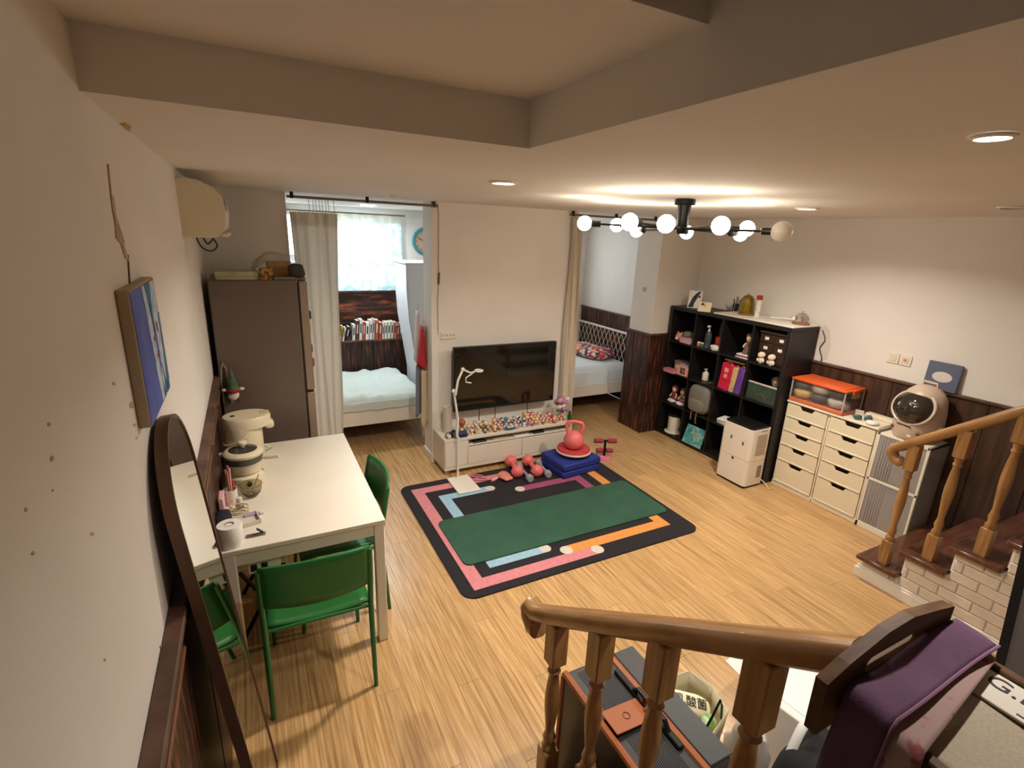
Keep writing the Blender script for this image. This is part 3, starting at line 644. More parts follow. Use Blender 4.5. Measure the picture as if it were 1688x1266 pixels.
strokes('paint_stroke', [[(.56 + .1 * a, .55 - .3 * a), (.64 + .1 * a, .57 - .3 * a), (.62 + .1 * a, .51 - .3 * a)] for a in (0, .5)] + [[(.76, .62), (.8, .65), (.83, .55), (.78, .57)]], mat('brick_red_paint', (150, 62, 60), 0.6), 0.0294)
ac = thing('air_conditioner', 'cream wall air conditioner high on the left wall above the fridge', 'air conditioner', (XL, 3.05, 0))
prof = [(0.0, 2.335), (0.03, 2.345), (0.09, 2.338), (0.15, 2.31), (0.19, 2.265), (0.198, 2.20), (0.19, 2.12), (0.165, 2.08), (0.14, 2.066), (0.0, 2.066)]
M_AC = mat('yellowed_plastic', (224, 212, 184), 0.45)
MB().prism(prof, 0.0, 0.82, 'y').build('casing', M_AC, ac, 30)
MB().prism([(0.07, 2.10), (0.10, 2.10), (0.10, 2.13), (0.07, 2.13)], -0.002, 0.0, 'y').build('end_clip', M_AC, ac, 0)
MB().prism([(0.008, 2.094), (0.052, 2.094), (0.05, 2.142), (0.008, 2.142)], -0.0015, 0.001, 'y').build('end_cover', M_AC, ac, 0)
MB().rbox((0.17, 0.02, 2.072), (0.20, 0.80, 2.09), 0.004).build('louvre', M_AC, ac)
MB().rbox((0.194, 0.05, 2.20), (0.204, 0.17, 2.26), 0.002).build('display', mat('sticker_blue', (150, 170, 190), 0.4), ac)
MB().tube(sm([(0.05, 0.1, 2.066), (0.07, 0.06, 2.02), (0.11, 0.05, 2.0), (0.14, 0.09, 2.025), (0.12, 0.12, 2.066)]), 0.004, 8).tube(sm([(0.08, 0.1, 2.066), (0.1, 0.07, 2.035), (0.13, 0.1, 2.066)]), 0.004, 8).build('cable', M_BLACK, ac)

# ------------------------------------------------------------------ fridge and what lies on it
FY, FH = 3.75, 1.79
fr = thing('refrigerator', 'tall taupe two door refrigerator in the corner', 'refrigerator', (0, 0, 0))
MB().rbox((-0.235, FY, 0.04), (0.288, FY + 0.53, FH), 0.006).build('body', M_FRIDGE, fr)
MB().rbox((-0.22, FY + 0.02, 0), (0.27, FY + 0.51, 0.045), 0.004).build('plinth', M_BLACK, fr)
MB().box((0.286, FY + 0.012, 0.06), (0.30, FY + 0.518, FH - 0.012)).build('gasket', M_BLACK, fr, 0)
for z0, z1 in ((1.012, FH - 0.006), (0.05, 0.994)):
    d = MB().rbox((0.298, FY + 0.002, z0), (0.352, FY + 0.528, z1), 0.006).build('door', M_FRIDGED, fr)
MB().rbox((0.30, FY + 0.014, 0.990), (0.345, FY + 0.527, 1.016), 0.004).build('handle_groove', M_BLACK, fr)
for k, (z, c) in enumerate(((1.55, (36, 34, 34)), (1.46, (212, 190, 160)), (1.30, (44, 40, 38)), (1.21, (160, 70, 60)), (1.37, (230, 226, 220)))):
    one(MB().rbox((0, -0.02, -0.028), (0.012, 0.02, 0.028), 0.004), 'fridge_magnet', plain(c), {0: 'black rectangular magnet on the fridge door', 1: 'tan magnet with paper on the fridge door', 2: 'dark lower magnet on the fridge door', 3: 'red magnet on the fridge door', 4: 'white magnet on the fridge door'}[k], 'magnet', 'fridge magnets', (0.352, FY + 0.03 + 0.03 * (k % 3), z))
Z = FH
gb = thing('board_game_box', 'flat pale green box lying on top of the fridge', 'box', (-0.075, FY + 0.14, Z), 0.05)
MB().rbox((-0.12, -0.10, 0), (0.13, 0.10, 0.032), 0.003).build('base', mat('cream_box', (196, 184, 158), 0.6), gb)
MB().rbox((-0.123, -0.103, 0.018), (0.133, 0.103, 0.052), 0.003).build('lid', mat('pale_green_box', (150, 158, 108), 0.55, rgb2=(182, 180, 140), scale=14), gb)
cb = thing('carton', 'tan cardboard carton on top of the fridge', 'box', (0.195, FY + 0.215, Z + 0.018))
MB().rbox((-0.075, -0.09, 0), (0.075, 0.09, 0.10), 0.003).build('body', mat('carton_tan', (168, 132, 92), 0.75, var=.06, scale=20), cb)
MB().box((-0.02, -0.091, 0.1), (0.02, 0.09, 0.1015)).build('tape', mat('tape', (196, 170, 130), 0.3), cb, 0)
kb = thing('snack_box', 'small yellow and brown printed box at the front of the fridge top', 'box', (0.110, FY + 0.06, Z))
MB().rbox((-0.045, -0.035, 0), (0.035, 0.035, 0.075), 0.003).build('body', mat('mustard_box', (176, 128, 54), 0.5, rgb2=(90, 60, 36), scale=40, lo=.5, hi=.56), kb)
one(MB().rbox((-0.10, -0.06, 0), (0.10, 0.07, 0.018), 0.003), 'tray_lid', mat('grey_tray', (128, 114, 100), 0.4), 'flat grey tray under the carton on the fridge', 'tray', loc=(0.248, FY + 0.09, Z))
one(MB().ball((0, 0, 0.045), (0.055, 0.05, 0.045), 16, 10, 0.8, 0.8, 0.35, 25), 'dark_pouch', mat('charcoal_cloth', (58, 54, 54), 0.8), 'dark grey crumpled pouch at the fridge top edge', 'pouch', loc=(0.300, FY + 0.052, Z + 0.016))
bag_ = MB().ball((0, 0, 0), (0.14, 0.09, 0.048), 32, 16, 0.9, 0.9, 0.3, 16)
bag_.v = [(x, y, max(z, -0.010) - max(0.0, -0.045 - x) * 0.7) for x, y, z in bag_.v]      # lies flat on the carton, droops past its edge
one(bag_, 'plastic_bag', mat('translucent_plastic', (206, 196, 184), 0.25, alpha=0.55), 'clear crumpled plastic bag lying over the boxes on the fridge', 'plastic bag', loc=(0.165, FY + 0.21, Z + 0.127))
# gnome and lanyards hung on the fridge side
g = aty(381, 640, FY); gx, gz = g.x, g.z
gn = thing('gnome_ornament', 'hanging gnome ornament with green cone hat on the fridge side', 'ornament', (gx + .012, FY - 0.051, gz))
MB().lathe([(0.036, 0), (0.038, 0.008), (0.028, 0.05), (0.014, 0.10), (0.002, 0.16)], (0, 0, 0), 14).build('hat', mat('green_felt', (52, 84, 48), 0.9, rgb2=(90, 110, 84), scale=30), gn)
MB().lathe([(0.038, -0.012), (0.041, -0.006), (0.041, 0.004), (0.037, 0.008)], (0, 0, 0), 14).build('scarf', mat('red_felt', (160, 34, 34), 0.9), gn)
MB().ball((0, -0.002, -0.035), (0.034, 0.02, 0.034), 12, 8, 1, 1, .2, 60).build('beard', mat('white_fluff', (222, 212, 200), 0.95), gn)
for s in (-1, 1): MB().ball((s * 0.052, 0, 0.005), (0.017, 0.012, 0.011), 10, 7).build('pompom', mat('white_fluff', (222, 212, 200), 0.95), gn)
MB().ball((0, -0.02, -0.012), 0.007, 8, 6).build('nose', mat('felt_skin', (216, 170, 140), 0.8), gn)
ln = thing('lanyard', 'grey looped lanyard hanging on a hook on the fridge side', 'lanyard', (gx - 0.03, FY - 0.006, gz + 0.18))
for s in (-1, 1): MB().tube([(0, 0, 0), (s * 0.014, -0.004, -0.04), (s * 0.02 - 0.003, -0.006, -0.15), (s * 0.022, -0.006, -0.28)], 0.006, 6).build('strap', mat('grey_strap', (140, 126, 112), 0.8), ln)
MB().tube([(0.01, -0.002, 0), (0.05, -0.004, -0.12), (0.075, -0.004, -0.28)], 0.0028, 6).build('cord', mat('red_cord', (150, 60, 52), 0.8), ln)
MB().lathe([(0.008, -0.006), (0.008, 0.004)], (0, 0, 0.012), 12, 'y').build('hook', M_CHROME, ln)

# ------------------------------------------------------------------ curtains and rods
def curtain(name, label, x0, x1, y, z0, z1, folds, amp, m, xb0=None, xb1=None, group=None, header=0.05, hm=None):
    xb0 = x0 if xb0 is None else xb0; xb1 = x1 if xb1 is None else xb1
    t = thing(name, label, 'curtain', ((x0 + x1) / 2, y, z0), group=group); cx = (x0 + x1) / 2
    def fn(u, v):
        a = x0 + (x1 - x0) * u; b_ = xb0 + (xb1 - xb0) * u; x = b_ + (a - b_) * v
        w = amp * (0.75 + 0.25 * math.sin(u * 7 + 1)) * (0.7 + 0.3 * v)
        return (x - cx + 0.006 * math.sin(9 * v + 11 * u), w * math.sin(2 * PI * folds * u + 0.5 * math.sin(3 * v)) + 0.006 * math.sin(14 * u + 6 * v), v * (z1 - z0))
    MB().grid(fn, int(folds * 10), 24).build('cloth', m, t, 60)
    MB().grid(lambda u, v: tuple(Vector(fn(u, 1 - header * (1 - v))) + Vector((0, -0.004, 0))), int(folds * 10), 3).build('heading_band', hm or m, t, 60)
    return t
YC = 4.335
def rod(label, x0, x1, y, z, n):
    t = thing('curtain_rod', label, 'curtain rod', (0, 0, 0))
    MB().tube([(x0, y, z), (x1, y, z)], 0.010, 10).build('pole', mat('brown_rod', (120, 98, 72), 0.4), t)
    for i in range(n):
        x = x0 + (x1 - x0) * (0.03 + 0.94 * i / (n - 1))
        MB().rbox((x - 0.012, y - 0.012, z - 0.012), (x + 0.012, y + 0.012, CEIL + 0.001), 0.003).build('bracket', M_BLACKM, t)
rod('brown curtain rod over the left sleeping alcove', 0.305, 1.475, 4.30, CEIL - 0.035, 3)
rod('brown curtain rod over the right sleeping alcove', 2.79, 3.88, 4.285, CEIL - 0.035, 3)
c1 = curtain('curtain', 'cream linen curtain hanging between the fridge and the left bed', 0.315, 0.655, 4.312, 0.04, CEIL - 0.14, 4.5, 0.024, M_CURT, 0.36, 0.60, header=0.045, hm=sheer('linen_band', (236, 228, 212), 0.6, 0.15))
for x in (-0.03, 0.0, 0.02, 0.045, 0.065, 0.09, 0.11, 0.15):
    MB().tube([(x, 0.0, CEIL - 0.19), (x + 0.004, -0.012, CEIL - 0.15), (x, 0, CEIL - 0.075 + 0.004)], 0.0025, 6).build('hook', M_CHROME, c1)
c2 = curtain('curtain', 'narrow gathered beige curtain beside the television', 2.81, 2.93, 4.275, 0.04, CEIL - 0.06, 4, 0.022, mat('beige_curtain', (206, 194, 174), 0.9), 2.80, 2.985)
for x in (-0.045, -0.015, 0.015, 0.045): MB().tube([(x, 0.01, CEIL - 0.11), (x, 0.015, CEIL - 0.07)], 0.003, 6).build('hook', M_CHROME, c2)
sh1 = curtain('sheer_curtain', 'white sheer curtain panel in front of the barred window over the bookshelf', 0.55, 1.70, 6.30, 1.43, 2.30, 7, 0.034, M_SHEER, header=0.10, hm=sheer('sheer_band', (228, 222, 206), 0.5, 0.05))
rd = one(MB().tube([(0.1, 6.30, 2.31), (1.74, 6.30, 2.31)], 0.009, 8).tube([(0.1, 6.30, 2.31), (0.1, 6.4, 2.31)], 0.007, 8).tube([(1.74, 6.30, 2.31), (1.74, 6.4, 2.31)], 0.007, 8), 'curtain_rod', mat('brown_rod', (120, 98, 72), 0.4), 'slim curtain rod across the alcove window', 'curtain rod')

# ------------------------------------------------------------------ beds, books, wardrobe, clock, clothes
def soft_block(sx, sy, sz, nz=0.012, seed=0, n=34):
    def fn(u, v):
        x = (u - .5) * sx; y = (v - .5) * sy; ex = min(u, 1 - u) * sx; ey = min(v, 1 - v) * sy; e = min(ex, ey)
        k = 1 - max(0, 1 - e / 0.06) ** 2
        z = sz * (0.72 + 0.28 * k) + nz * mnoise.noise(Vector((x * 5 + seed, y * 5, 0))) + nz * 0.6 * mnoise.noise(Vector((x * 14, y * 11 + seed, 3)))
        return (x, y, z)
    b = MB().grid(fn, n, n)
    top = sz * 0.72
    m = MB().grid(fn, n, n); o = len(m.v); N = n + 1
    rim = [i for i in range(N)] + [j * N + n for j in range(1, N)] + [n * N + i for i in range(n - 1, -1, -1)] + [j * N for j in range(n - 1, 0, -1)]
    low = []
    for q, i in enumerate(rim):
        x, y, z = m.v[i]; w = 1.0 + 0.008 * math.sin(q * 0.7 + seed) + 0.008 * math.sin(q * 1.9); low.append((x * w, y * w, 0.0))
    L = len(rim); m.add(low, []); m.f += [(rim[i], o + i, o + (i + 1) % L, rim[(i + 1) % L]) for i in range(L)] + [tuple(o + i for i in range(L))]
    return m
bd = thing('bed', 'white framed bed with pale rumpled sheet below the alcove window', 'bed', (0.66, 5.5, 0))
MB().rbox((-0.92, -0.55, 0.225), (0.92, -0.515, 0.378), 0.005).build('side_rail', M_WHITE, bd)
MB().rbox((-0.92, 0.515, 0.225), (0.92, 0.55, 0.378), 0.005).build('side_rail', M_WHITE, bd)
MB().rbox((0.885, -0.52, 0.225), (0.92, 0.52, 0.378), 0.005).build('end_board', M_WHITE, bd)
MB().rbox((-0.92, -0.52, 0.225), (-0.885, 0.52, 0.378), 0.005).build('end_board', M_WHITE, bd)
MB().box((-0.89, -0.52, 0.27), (0.89, 0.52, 0.30)).build('slat_base', M_WALNUT, bd, 0)
for x in (-0.90, 0.86):
    for y in (-0.53, 0.49): MB().rbox((x, y, 0), (x + 0.04, y + 0.04, 0.23), 0.004).build('leg', M_WHITE, bd)
m = soft_block(1.80, 1.08, 0.20, 0.030, 1, 60).build('mattress', M_SHEET, bd, 60); m.location = (0, -0.005, 0.32)
def hem(u, v):
    x = (u - .5) * 1.74; return (x, -0.553 - 0.012 * abs(mnoise.noise(Vector((x * 7, v * 2, 1)))) - 0.006 * v, 0.375 + v * 0.10 + 0.022 * mnoise.noise(Vector((x * 6, v, 5))))
MB().grid(hem, 60, 6).build('sheet_hem', M_SHEET, bd, 60, solid=0.004)
b2 = thing('bed', 'white framed bed with lattice headboard in the right alcove', 'bed', (3.49, 5.68, 0))
MB().rbox((-0.98, -0.73, 0.235), (0.93, -0.695, 0.385), 0.005).build('side_rail', M_WHITE, b2)
MB().rbox((-0.98, 0.655, 0.235), (0.93, 0.69, 0.385), 0.005).build('side_rail', M_WHITE, b2)
MB().rbox((-0.98, -0.70, 0.235), (-0.945, 0.66, 0.385), 0.005).build('end_board', M_WHITE, b2)
for x in (-0.96, 0.87):
    for y in (-0.71, 0.63): MB().rbox((x, y, 0), (x + 0.04, y + 0.04, 0.24), 0.004).build('leg', M_WHITE, b2)
MB().box((-0.95, -0.70, 0.27), (0.9, 0.66, 0.30)).build('slat_base', M_BLACK, b2, 0)
m = soft_block(1.84, 1.34, 0.235, 0.006, 4).build('mattress', mat('white_blue_sheet', (222, 228, 230), 0.85, bump=.1, bscale=20), b2, 60); m.location = (-0.03, -0.02, 0.345)
def top(u, v): return ((u - .5) * 1.83 - 0.03, (v - .5) * 1.33 - 0.02, 0.345 + 0.235 * (0.72 + 0.28 * (1 - max(0, 1 - min(min(u, 1 - u) * 1.84, min(v, 1 - v) * 1.34) / 0.06) ** 2)) + 0.012)
MB().grid(top, 20, 20).build('sheet', mat('white_blue_sheet', (222, 228, 230), 0.85, bump=.1, bscale=20), b2, 60)
hb = thing('headboard', 'white metal lattice headboard against the red wainscot', 'headboard', (4.445, 5.72, 0))
MB().tube([(0, -0.66, 0.0), (0, -0.66, 0.93)], 0.013, 8).build('post', M_WHITE, hb); MB().tube([(0, 0.66, 0.0), (0, 0.66, 0.93)], 0.013, 8).build('post', M_WHITE, hb)
MB().tube([(0, -0.67, 0.935), (0, 0.67, 0.935)], 0.017, 8).build('top_rail', M_WHITE, hb); MB().tube([(0, -0.66, 0.5), (0, 0.66, 0.5)], 0.012, 8).build('bottom_rail', M_WHITE, hb)
for s in (-1, 1):
    for i in range(-2, 15):
        ya = -0.66 + i * 0.095; yb = ya + 0.22
        za, zb = (0.5, 0.93)
        a, c = max(ya, -0.66), min(yb, 0.66)
        if c - a < 0.03: continue
        f = lambda y: za + (zb - za) * ((y - ya) / (yb - ya)) if s > 0 else zb - (zb - za) * ((y - ya) / (yb - ya))
        MB().tube([(0.006 * s, a, f(a)), (0.006 * s, c, f(c))], 0.0042, 6).build('lattice_bar', M_WHITE, hb)
mfl = bpy.data.materials.new('patchwork_floral'); mfl.use_nodes = True; nt = mfl.node_tree
vo = nt.nodes.new('ShaderNodeTexVoronoi'); vo.inputs['Scale'].default_value = 26; tcp = nt.nodes.new('ShaderNodeTexCoord'); nt.links.new(tcp.outputs['Object'], vo.inputs['Vector'])
sx_ = nt.nodes.new('ShaderNodeSeparateColor'); nt.links.new(vo.outputs['Color'], sx_.inputs[0]); rr = nt.nodes.new('ShaderNodeValToRGB'); rr.color_ramp.interpolation = 'CONSTANT'
for k_, c_ in enumerate([(206, 76, 104), (232, 216, 200), (52, 48, 72), (226, 194, 104), (228, 138, 150), (70, 96, 112), (214, 60, 92)]):
    e_ = rr.color_ramp.elements[k_] if k_ < 2 else rr.color_ramp.elements.new(k_ / 7)
    e_.position = k_ / 7; e_.color = lin(c_)
nt.links.new(sx_.outputs[0], rr.inputs[0]); nt.links.new(rr.outputs[0], nt.nodes['Principled BSDF'].inputs['Base Color']); nt.nodes['Principled BSDF'].inputs['Roughness'].default_value = .9
pl = thing('pillow', 'colourful floral patterned pillow on the lattice bed', 'pillow', (4.10, 5.62, 0.595), 0.1)
MB().ball((0, 0, 0.06), (0.22, 0.40, 0.075), 30, 12, 0.75, 0.55, 0.08, 6).build('pillowcase', mfl, pl)
MB().tube([(.215 * math.copysign(abs(math.cos(a)) ** .55, math.cos(a)), .39 * math.copysign(abs(math.sin(a)) ** .55, math.sin(a)), .06) for a in [2 * PI * i / 40 for i in range(40)]], .006, 6, True).build('piping', plain((214, 60, 92)), pl)
# books on the ledge
cols = [(40, 38, 40), (222, 176, 60), (236, 230, 220), (40, 44, 40), (232, 226, 214), (90, 60, 50), (238, 232, 226), (206, 70, 44), (240, 236, 230), (232, 226, 220), (214, 196, 170), (196, 92, 52), (186, 68, 40), (226, 216, 196), (236, 230, 214), (230, 226, 206), (222, 214, 190), (206, 120, 96), (150, 74, 54), (96, 92, 100), (64, 60, 70), (196, 186, 176), (216, 206, 196)]
nm = {}
x = 0.84
for i, c in enumerate(cols):
    w = random.uniform(0.022, 0.042); h = random.uniform(0.20, 0.255) if 4 < i < 12 else random.uniform(0.16, 0.215); lean = 0.22 if i < 4 else 0.07
    tone = 'black' if max(c) < 70 else 'orange' if c[0] > 180 and c[1] < 130 else 'white' if min(c) > 212 else 'brown' if c[0] < 160 else 'yellow' if c[2] < 80 else 'cream'
    bk = thing('book', '%s %s %s book in the row on the red wooden ledge' % ('leaning' if i < 4 else 'upright', 'tall' if h > .225 else 'short' if h < .185 else 'medium', ('thick ' if w > .034 else 'slim ') + tone), 'book', (x + (lean * h * .0), 6.20, 0.862), group='books on the red ledge', rot=(0, lean, 0))
    MB().box((0.002, -0.068, 0.003), (w - 0.002, 0.07, h - 0.003)).build('pages', M_PAPER, bk, 0)
    MB().box((0, -0.073, 0), (w, -0.069, h)).box((0, -0.073, 0), (0.0022, 0.072, h)).box((w - 0.0022, -0.073, 0), (w, 0.072, h)).build('cover', plain(c, 0.5), bk, 0)
    MB().box((w * .3, -0.0742, h * .35), (w * .7, -0.0728, h * .8)).build('spine_print', plain((60, 50, 48) if sum(c) > 400 else (210, 200, 190)), bk, 0)
    x += w + (0.014 if i < 3 else 0.052 if i == 3 else 0.004)
wd = thing('wardrobe', 'white cloth covered wardrobe at the end of the window bed', 'wardrobe', (0, 0, 0))
prof = [(1.645, 0.0), (1.645, 0.55), (1.60, 0.85), (1.545, 1.2), (1.525, 1.5), (1.52, 1.80), (2.12, 1.80), (2.12, 0.0)]
MB().prism(prof, 5.50, 5.98, 'y').build('cover', mat('white_fabric', (232, 234, 238), 0.8), wd, 30)
MB().tube([(1.525, 5.497, 1.795), (1.55, 5.497, 1.2), (1.645, 5.497, 0.55)], 0.005, 6).build('seam', mat('grey_seam', (190, 190, 190), 0.8), wd)
MB().rbox((1.51, 5.49, 1.795), (2.125, 5.99, 1.815), 0.006).build('top_cover', mat('white_fabric', (232, 234, 238), 0.8), wd)
ck = thing('wall_clock', 'round wall clock with teal rim on the alcove wall', 'clock', (2.02, YB, 2.02))
MB().lathe([(0.165, 0), (0.168, -0.02), (0.155, -0.034), (0.128, -0.030), (0.128, -0.02)][::-1], (0, 0, 0), 36, 'y').build('rim', mat('teal_rim', (70, 140, 146), 0.4), ck)
MB().lathe([(0.13, -0.023), (0.13, -0.012)], (0, 0, 0), 36, 'y').build('dial', mat('tan_dial', (196, 164, 134), 0.7), ck)
for a in range(12): MB(RT(y=a * PI / 6)).box((-0.003, -0.0255, 0.098), (0.003, -0.022, 0.118)).build('hour_mark', M_BLACK, ck, 0)
for a, l in ((2.0, 0.07), (-1.2, 0.10)): MB(RT(y=a)).box((-0.004, -0.028, -0.015), (0.004, -0.026, l)).build('hand', M_BLACK, ck, 0)
def garment(name, label, x, y, z0, z1, w0, w1, d, m, seed):
    t = thing(name, label, 'clothes', (x, y, z0), group='clothes hung by the wall end')
    def fn(u, v):
        a = 2 * PI * u; w = w1 + (w0 - w1) * v; k = 1 + 0.18 * math.sin(5 * a + seed) * (1 - v * .6)
        return (w * .5 * math.cos(a) * k, d * .5 * math.sin(a) * k, v * (z1 - z0) + 0.03 * math.sin(2 * a + seed) * (1 - v))
    MB().grid(fn, 30, 12).build('cloth', m, t, 60, solid=0.003)
    MB().tube([(0, 0, z1 - z0 - 0.005), (0, 0, z1 - z0 + 0.03), (0.02, 0, z1 - z0 + 0.05)], 0.003, 6).build('hanger_hook', M_CHROME, t)
garment('apron', 'red and cream apron hung on the end of the wall', 1.385, 4.50, 0.92, 1.30, 0.012, 0.075, 0.10, mat('red_cloth', (196, 48, 56), 0.85), 1)
garment('shirt', 'pale pink shirt hung behind the red apron', 1.385, 4.63, 0.93, 1.42, 0.02, 0.07, 0.10, mat('pale_pink_cloth', (220, 206, 200), 0.85), 2)
garment('towel', 'beige towel hung below the red apron on the wall end', 1.390, 4.47, 0.34, 0.89, 0.05, 0.055, 0.05, mat('beige_towel', (206, 190, 160), 0.9), 3)
garment('trousers', 'grey blue trousers hung beside the bed at the wall end', 1.375, 4.57, 0.42, 0.905, 0.06, 0.07, 0.06, mat('grey_blue_cloth', (128, 132, 146), 0.85), 4)
hk = thing('cushion', 'beige printed cushion lying at the near corner of the window bed', 'cushion', (0.66, 5.08, 0.515))
MB().ball((0, 0, 0.055), (0.075, 0.06, 0.06), 16, 10, .8, .8, .1, 8).build('cover', mat('printed_tote', (196, 180, 158), 0.85, rgb2=(90, 76, 66), scale=24, lo=.56, hi=.6), hk)
MB().tube([(0.075 * math.cos(a), 0, 0.055 + 0.055 * math.sin(a)) for a in [2 * PI * i / 20 for i in range(20)]], 0.004, 6, True).build('piping', mat('beige_strap', (190, 172, 150), 0.8), hk)

# ------------------------------------------------------------------ television wall
tv = thing('television', 'large black flat television on the wall above the white cabinet', 'television', (2.13, 4.205, 0.0))
MB().rbox((-0.543, -0.012, 0.532), (0.543, 0.035, 1.146), 0.004).build('bezel', M_BLACK, tv)
MB().box((-0.530, -0.0135, 0.552), (0.530, -0.010, 1.134)).build('screen', M_SCREEN, tv, 0)
MB().box((-0.30, 0.03, 0.70), (0.30, 0.112, 1.0)).build('wall_bracket', M_BLACKM, tv, 0)
for x in (-0.27, -0.10, 0.26): MB().tube([(x, 0.02, 0.36), (x + 0.003, 0.025, 0.45), (x, 0.02, 0.54)], 0.004, 6).build('cable', M_BLACK, tv)
cbx0, cbx1, cby0, cby1, cbh = 1.425, 2.80, 3.99, 4.30, 0.352
tc = thing('tv_cabinet', 'low white television cabinet crowded with small figurines', 'cabinet', (0, 0, 0))
M_CAB = mat('cabinet_white', (222, 212, 194), 0.4)
MB().rbox((cbx0, cby0, cbh - 0.028), (cbx1, cby1, cbh), 0.003).build('top_panel', M_CAB, tc)
MB().rbox((cbx0 + 0.003, cby0 + 0.012, 0.075), (cbx0 + 0.022, cby1, cbh - 0.028), 0.002).build('side_panel', M_CAB, tc)
MB().rbox((cbx1 - 0.022, cby0 + 0.012, 0.075), (cbx1 - 0.003, cby1, cbh - 0.028), 0.002).build('side_panel', M_CAB, tc)
MB().rbox((cbx0 + 0.003, cby0 + 0.004, 0.045), (cbx1 - 0.003, cby1, 0.077), 0.002).build('bottom_panel', M_CAB, tc)
MB().box((cbx0 + 0.02, cby1 - 0.008, 0.077), (cbx1 - 0.02, cby1, cbh - 0.028)).build('back_panel', M_CAB, tc, 0)
MB().rbox((cbx0 + 0.22, cby0 + 0.012, 0.077), (cbx0 + 0.238, cby1 - .008, cbh - 0.028), 0.002).build('divider', M_CAB, tc)
MB().rbox((cbx0 + 0.238, cby0 + 0.012, 0.258), (cbx1 - 0.02, cby1 - .008, 0.270), 0.002).build('shelf', M_CAB, tc)
MB().rbox((cbx0 + 0.010, cby0 + 0.002, 0.080), (cbx0 + 0.226, cby0 + 0.016, cbh - 0.030), 0.002).build('door', M_CAB, tc)
w2 = (cbx1 - 0.012 - (cbx0 + 0.232)) / 2
for k in range(2): MB().rbox((cbx0 + 0.232 + k * w2, cby0 + 0.002, 0.080), (cbx0 + 0.228 + (k + 1) * w2, cby0 + 0.016, 0.252), 0.002).build('drawer', M_CAB, tc)
for x in (cbx0 + 0.02, cbx1 - 0.06):
    for y in (cby0 + 0.02, cby1 - 0.06): MB().rbox((x, y, 0), (x + 0.03, y + 0.03, 0.046), 0.002).build('leg', M_CHROME, tc)
for k, (x, w, c, lb) in enumerate(((1.72, .13, (70, 66, 64), 'dark papers in the open slot of the tv cabinet'), (1.92, .16, (196, 186, 170), 'loose cream papers in the open slot of the tv cabinet'), (2.15, .16, (232, 226, 214), 'white folded paper in the open slot of the tv cabinet'), (2.36, .12, (46, 42, 50), 'black remote box in the open slot of the tv cabinet'))):
    one(MB().rbox((0, 0, 0), (w, 0.16, 0.012 + 0.008 * (k == 3)), 0.002), 'papers' if k < 3 else 'set_top_box', plain(c), lb, 'paper' if k < 3 else 'box', loc=(x, cby0 + 0.02, 0.270), rz=random.uniform(-.06, .06))
so = thing('wall_socket', 'white wall socket strip left of the television', 'socket', (1.575, 4.32, 1.235))
MB().rbox((-0.075, -0.012, -0.03), (0.075, 0, 0.03), 0.003).build('plate', M_WHITEP, so)
for x in (-0.05, -0.015, 0.02, 0.05): MB().rbox((x - 0.006, -0.015, 0.0), (x + 0.006, -0.011, 0.014), 0.001).build('switch', mat('socket_grey', (170, 160, 146), 0.4), so)
one(MB().tube([(1.47, 4.313, 2.37), (1.485, 4.313, 2.30), (1.482, 4.313, 1.9), (1.487, 4.313, 1.75), (1.475, 4.313, 1.55), (1.478, 4.313, 1.25)], 0.0022, 6).tube([(1.487, 4.31, 1.80), (1.483, 4.31, 1.70)], 0.009, 8), 'wall_cable', mat('dark_cable', (112, 90, 68), 0.6), 'thin dark cable with inline switch hanging down the wall', 'cable')
# floor lamp
bpz = [(atz(px, py, 0.012).x, atz(px, py, 0.012).y) for px, py in ((737, 795), (774, 787), (790, 807), (756, 819))]
la = thing('floor_lamp', 'white adjustable floor lamp with square base on the rug', 'lamp', (0, 0, 0))
MB().rbox((1.415, 3.60, 0.011), (1.62, 3.905, 0.027), 0.006).build('base_plate', M_WHITE, la)
M_LAMP = mat('lamp_white', (226, 220, 208), 0.4)
lp0 = Vector((1.512, 3.88, 0.02))
pj = aty(748, 645, 3.90); pk = aty(763, 609, 3.90); ph = aty(786, 612, 3.90); pt = aty(755, 692, 3.90); pd = aty(768, 630, 3.90)
MB().tube([lp0, (1.512, 3.88, 0.42)], 0.011, 10).build('pole', M_LAMP, la)
MB().tube([(1.505, 3.89, 0.42), (1.505, 3.89, 0.46), pt, pj], [0.012, 0.013, 0.011, 0.010], 10).build('lower_arm', M_LAMP, la)
MB().tube([pj + Vector((0.008, -0.02, -0.03)), pj + Vector((0.03, -0.02, 0.1)), pk], 0.010, 10).build('upper_arm', M_LAMP, la)
MB().ball(pj, 0.02, 10, 8).build('joint', M_LAMP, la); MB().ball(pk, 0.018, 10, 8).build('joint', M_LAMP, la)
MB().tube([pk, (pk + ph) / 2 + Vector((0, -.01, -0.02)), ph + Vector((-0.01, 0, 0.0))], 0.008, 8).build('head_arm', M_LAMP, la)
rg = MB()
rg.tube([ph + Vector((0.018 + 0.032 * math.cos(a), 0.032 * math.sin(a), 0.004)) for a in [2 * PI * i / 20 for i in range(20)]], 0.009, 8, True).build('lamp_ring', M_LAMP, la)
MB().tube([ph + Vector((-0.012, 0, 0)), pd + Vector((0, 0, 0.04)), pd, pd + Vector((0.05, 0, -0.012))], 0.006, 8).build('clamp', M_LAMP, la)
one(MB().lathe([(0.040, 0), (0.044, 0.004), (0.044, 0.25), (0.040, 0.252), (0.037, 0.24), (0.037, 0.01)], (0, 0, 0), 20), 'paper_tube', mat('clear_tube', (206, 192, 176), 0.3), 'tall pale cylinder standing at the end of the television cabinet', 'tube', loc=(1.52, 4.18, cbh))

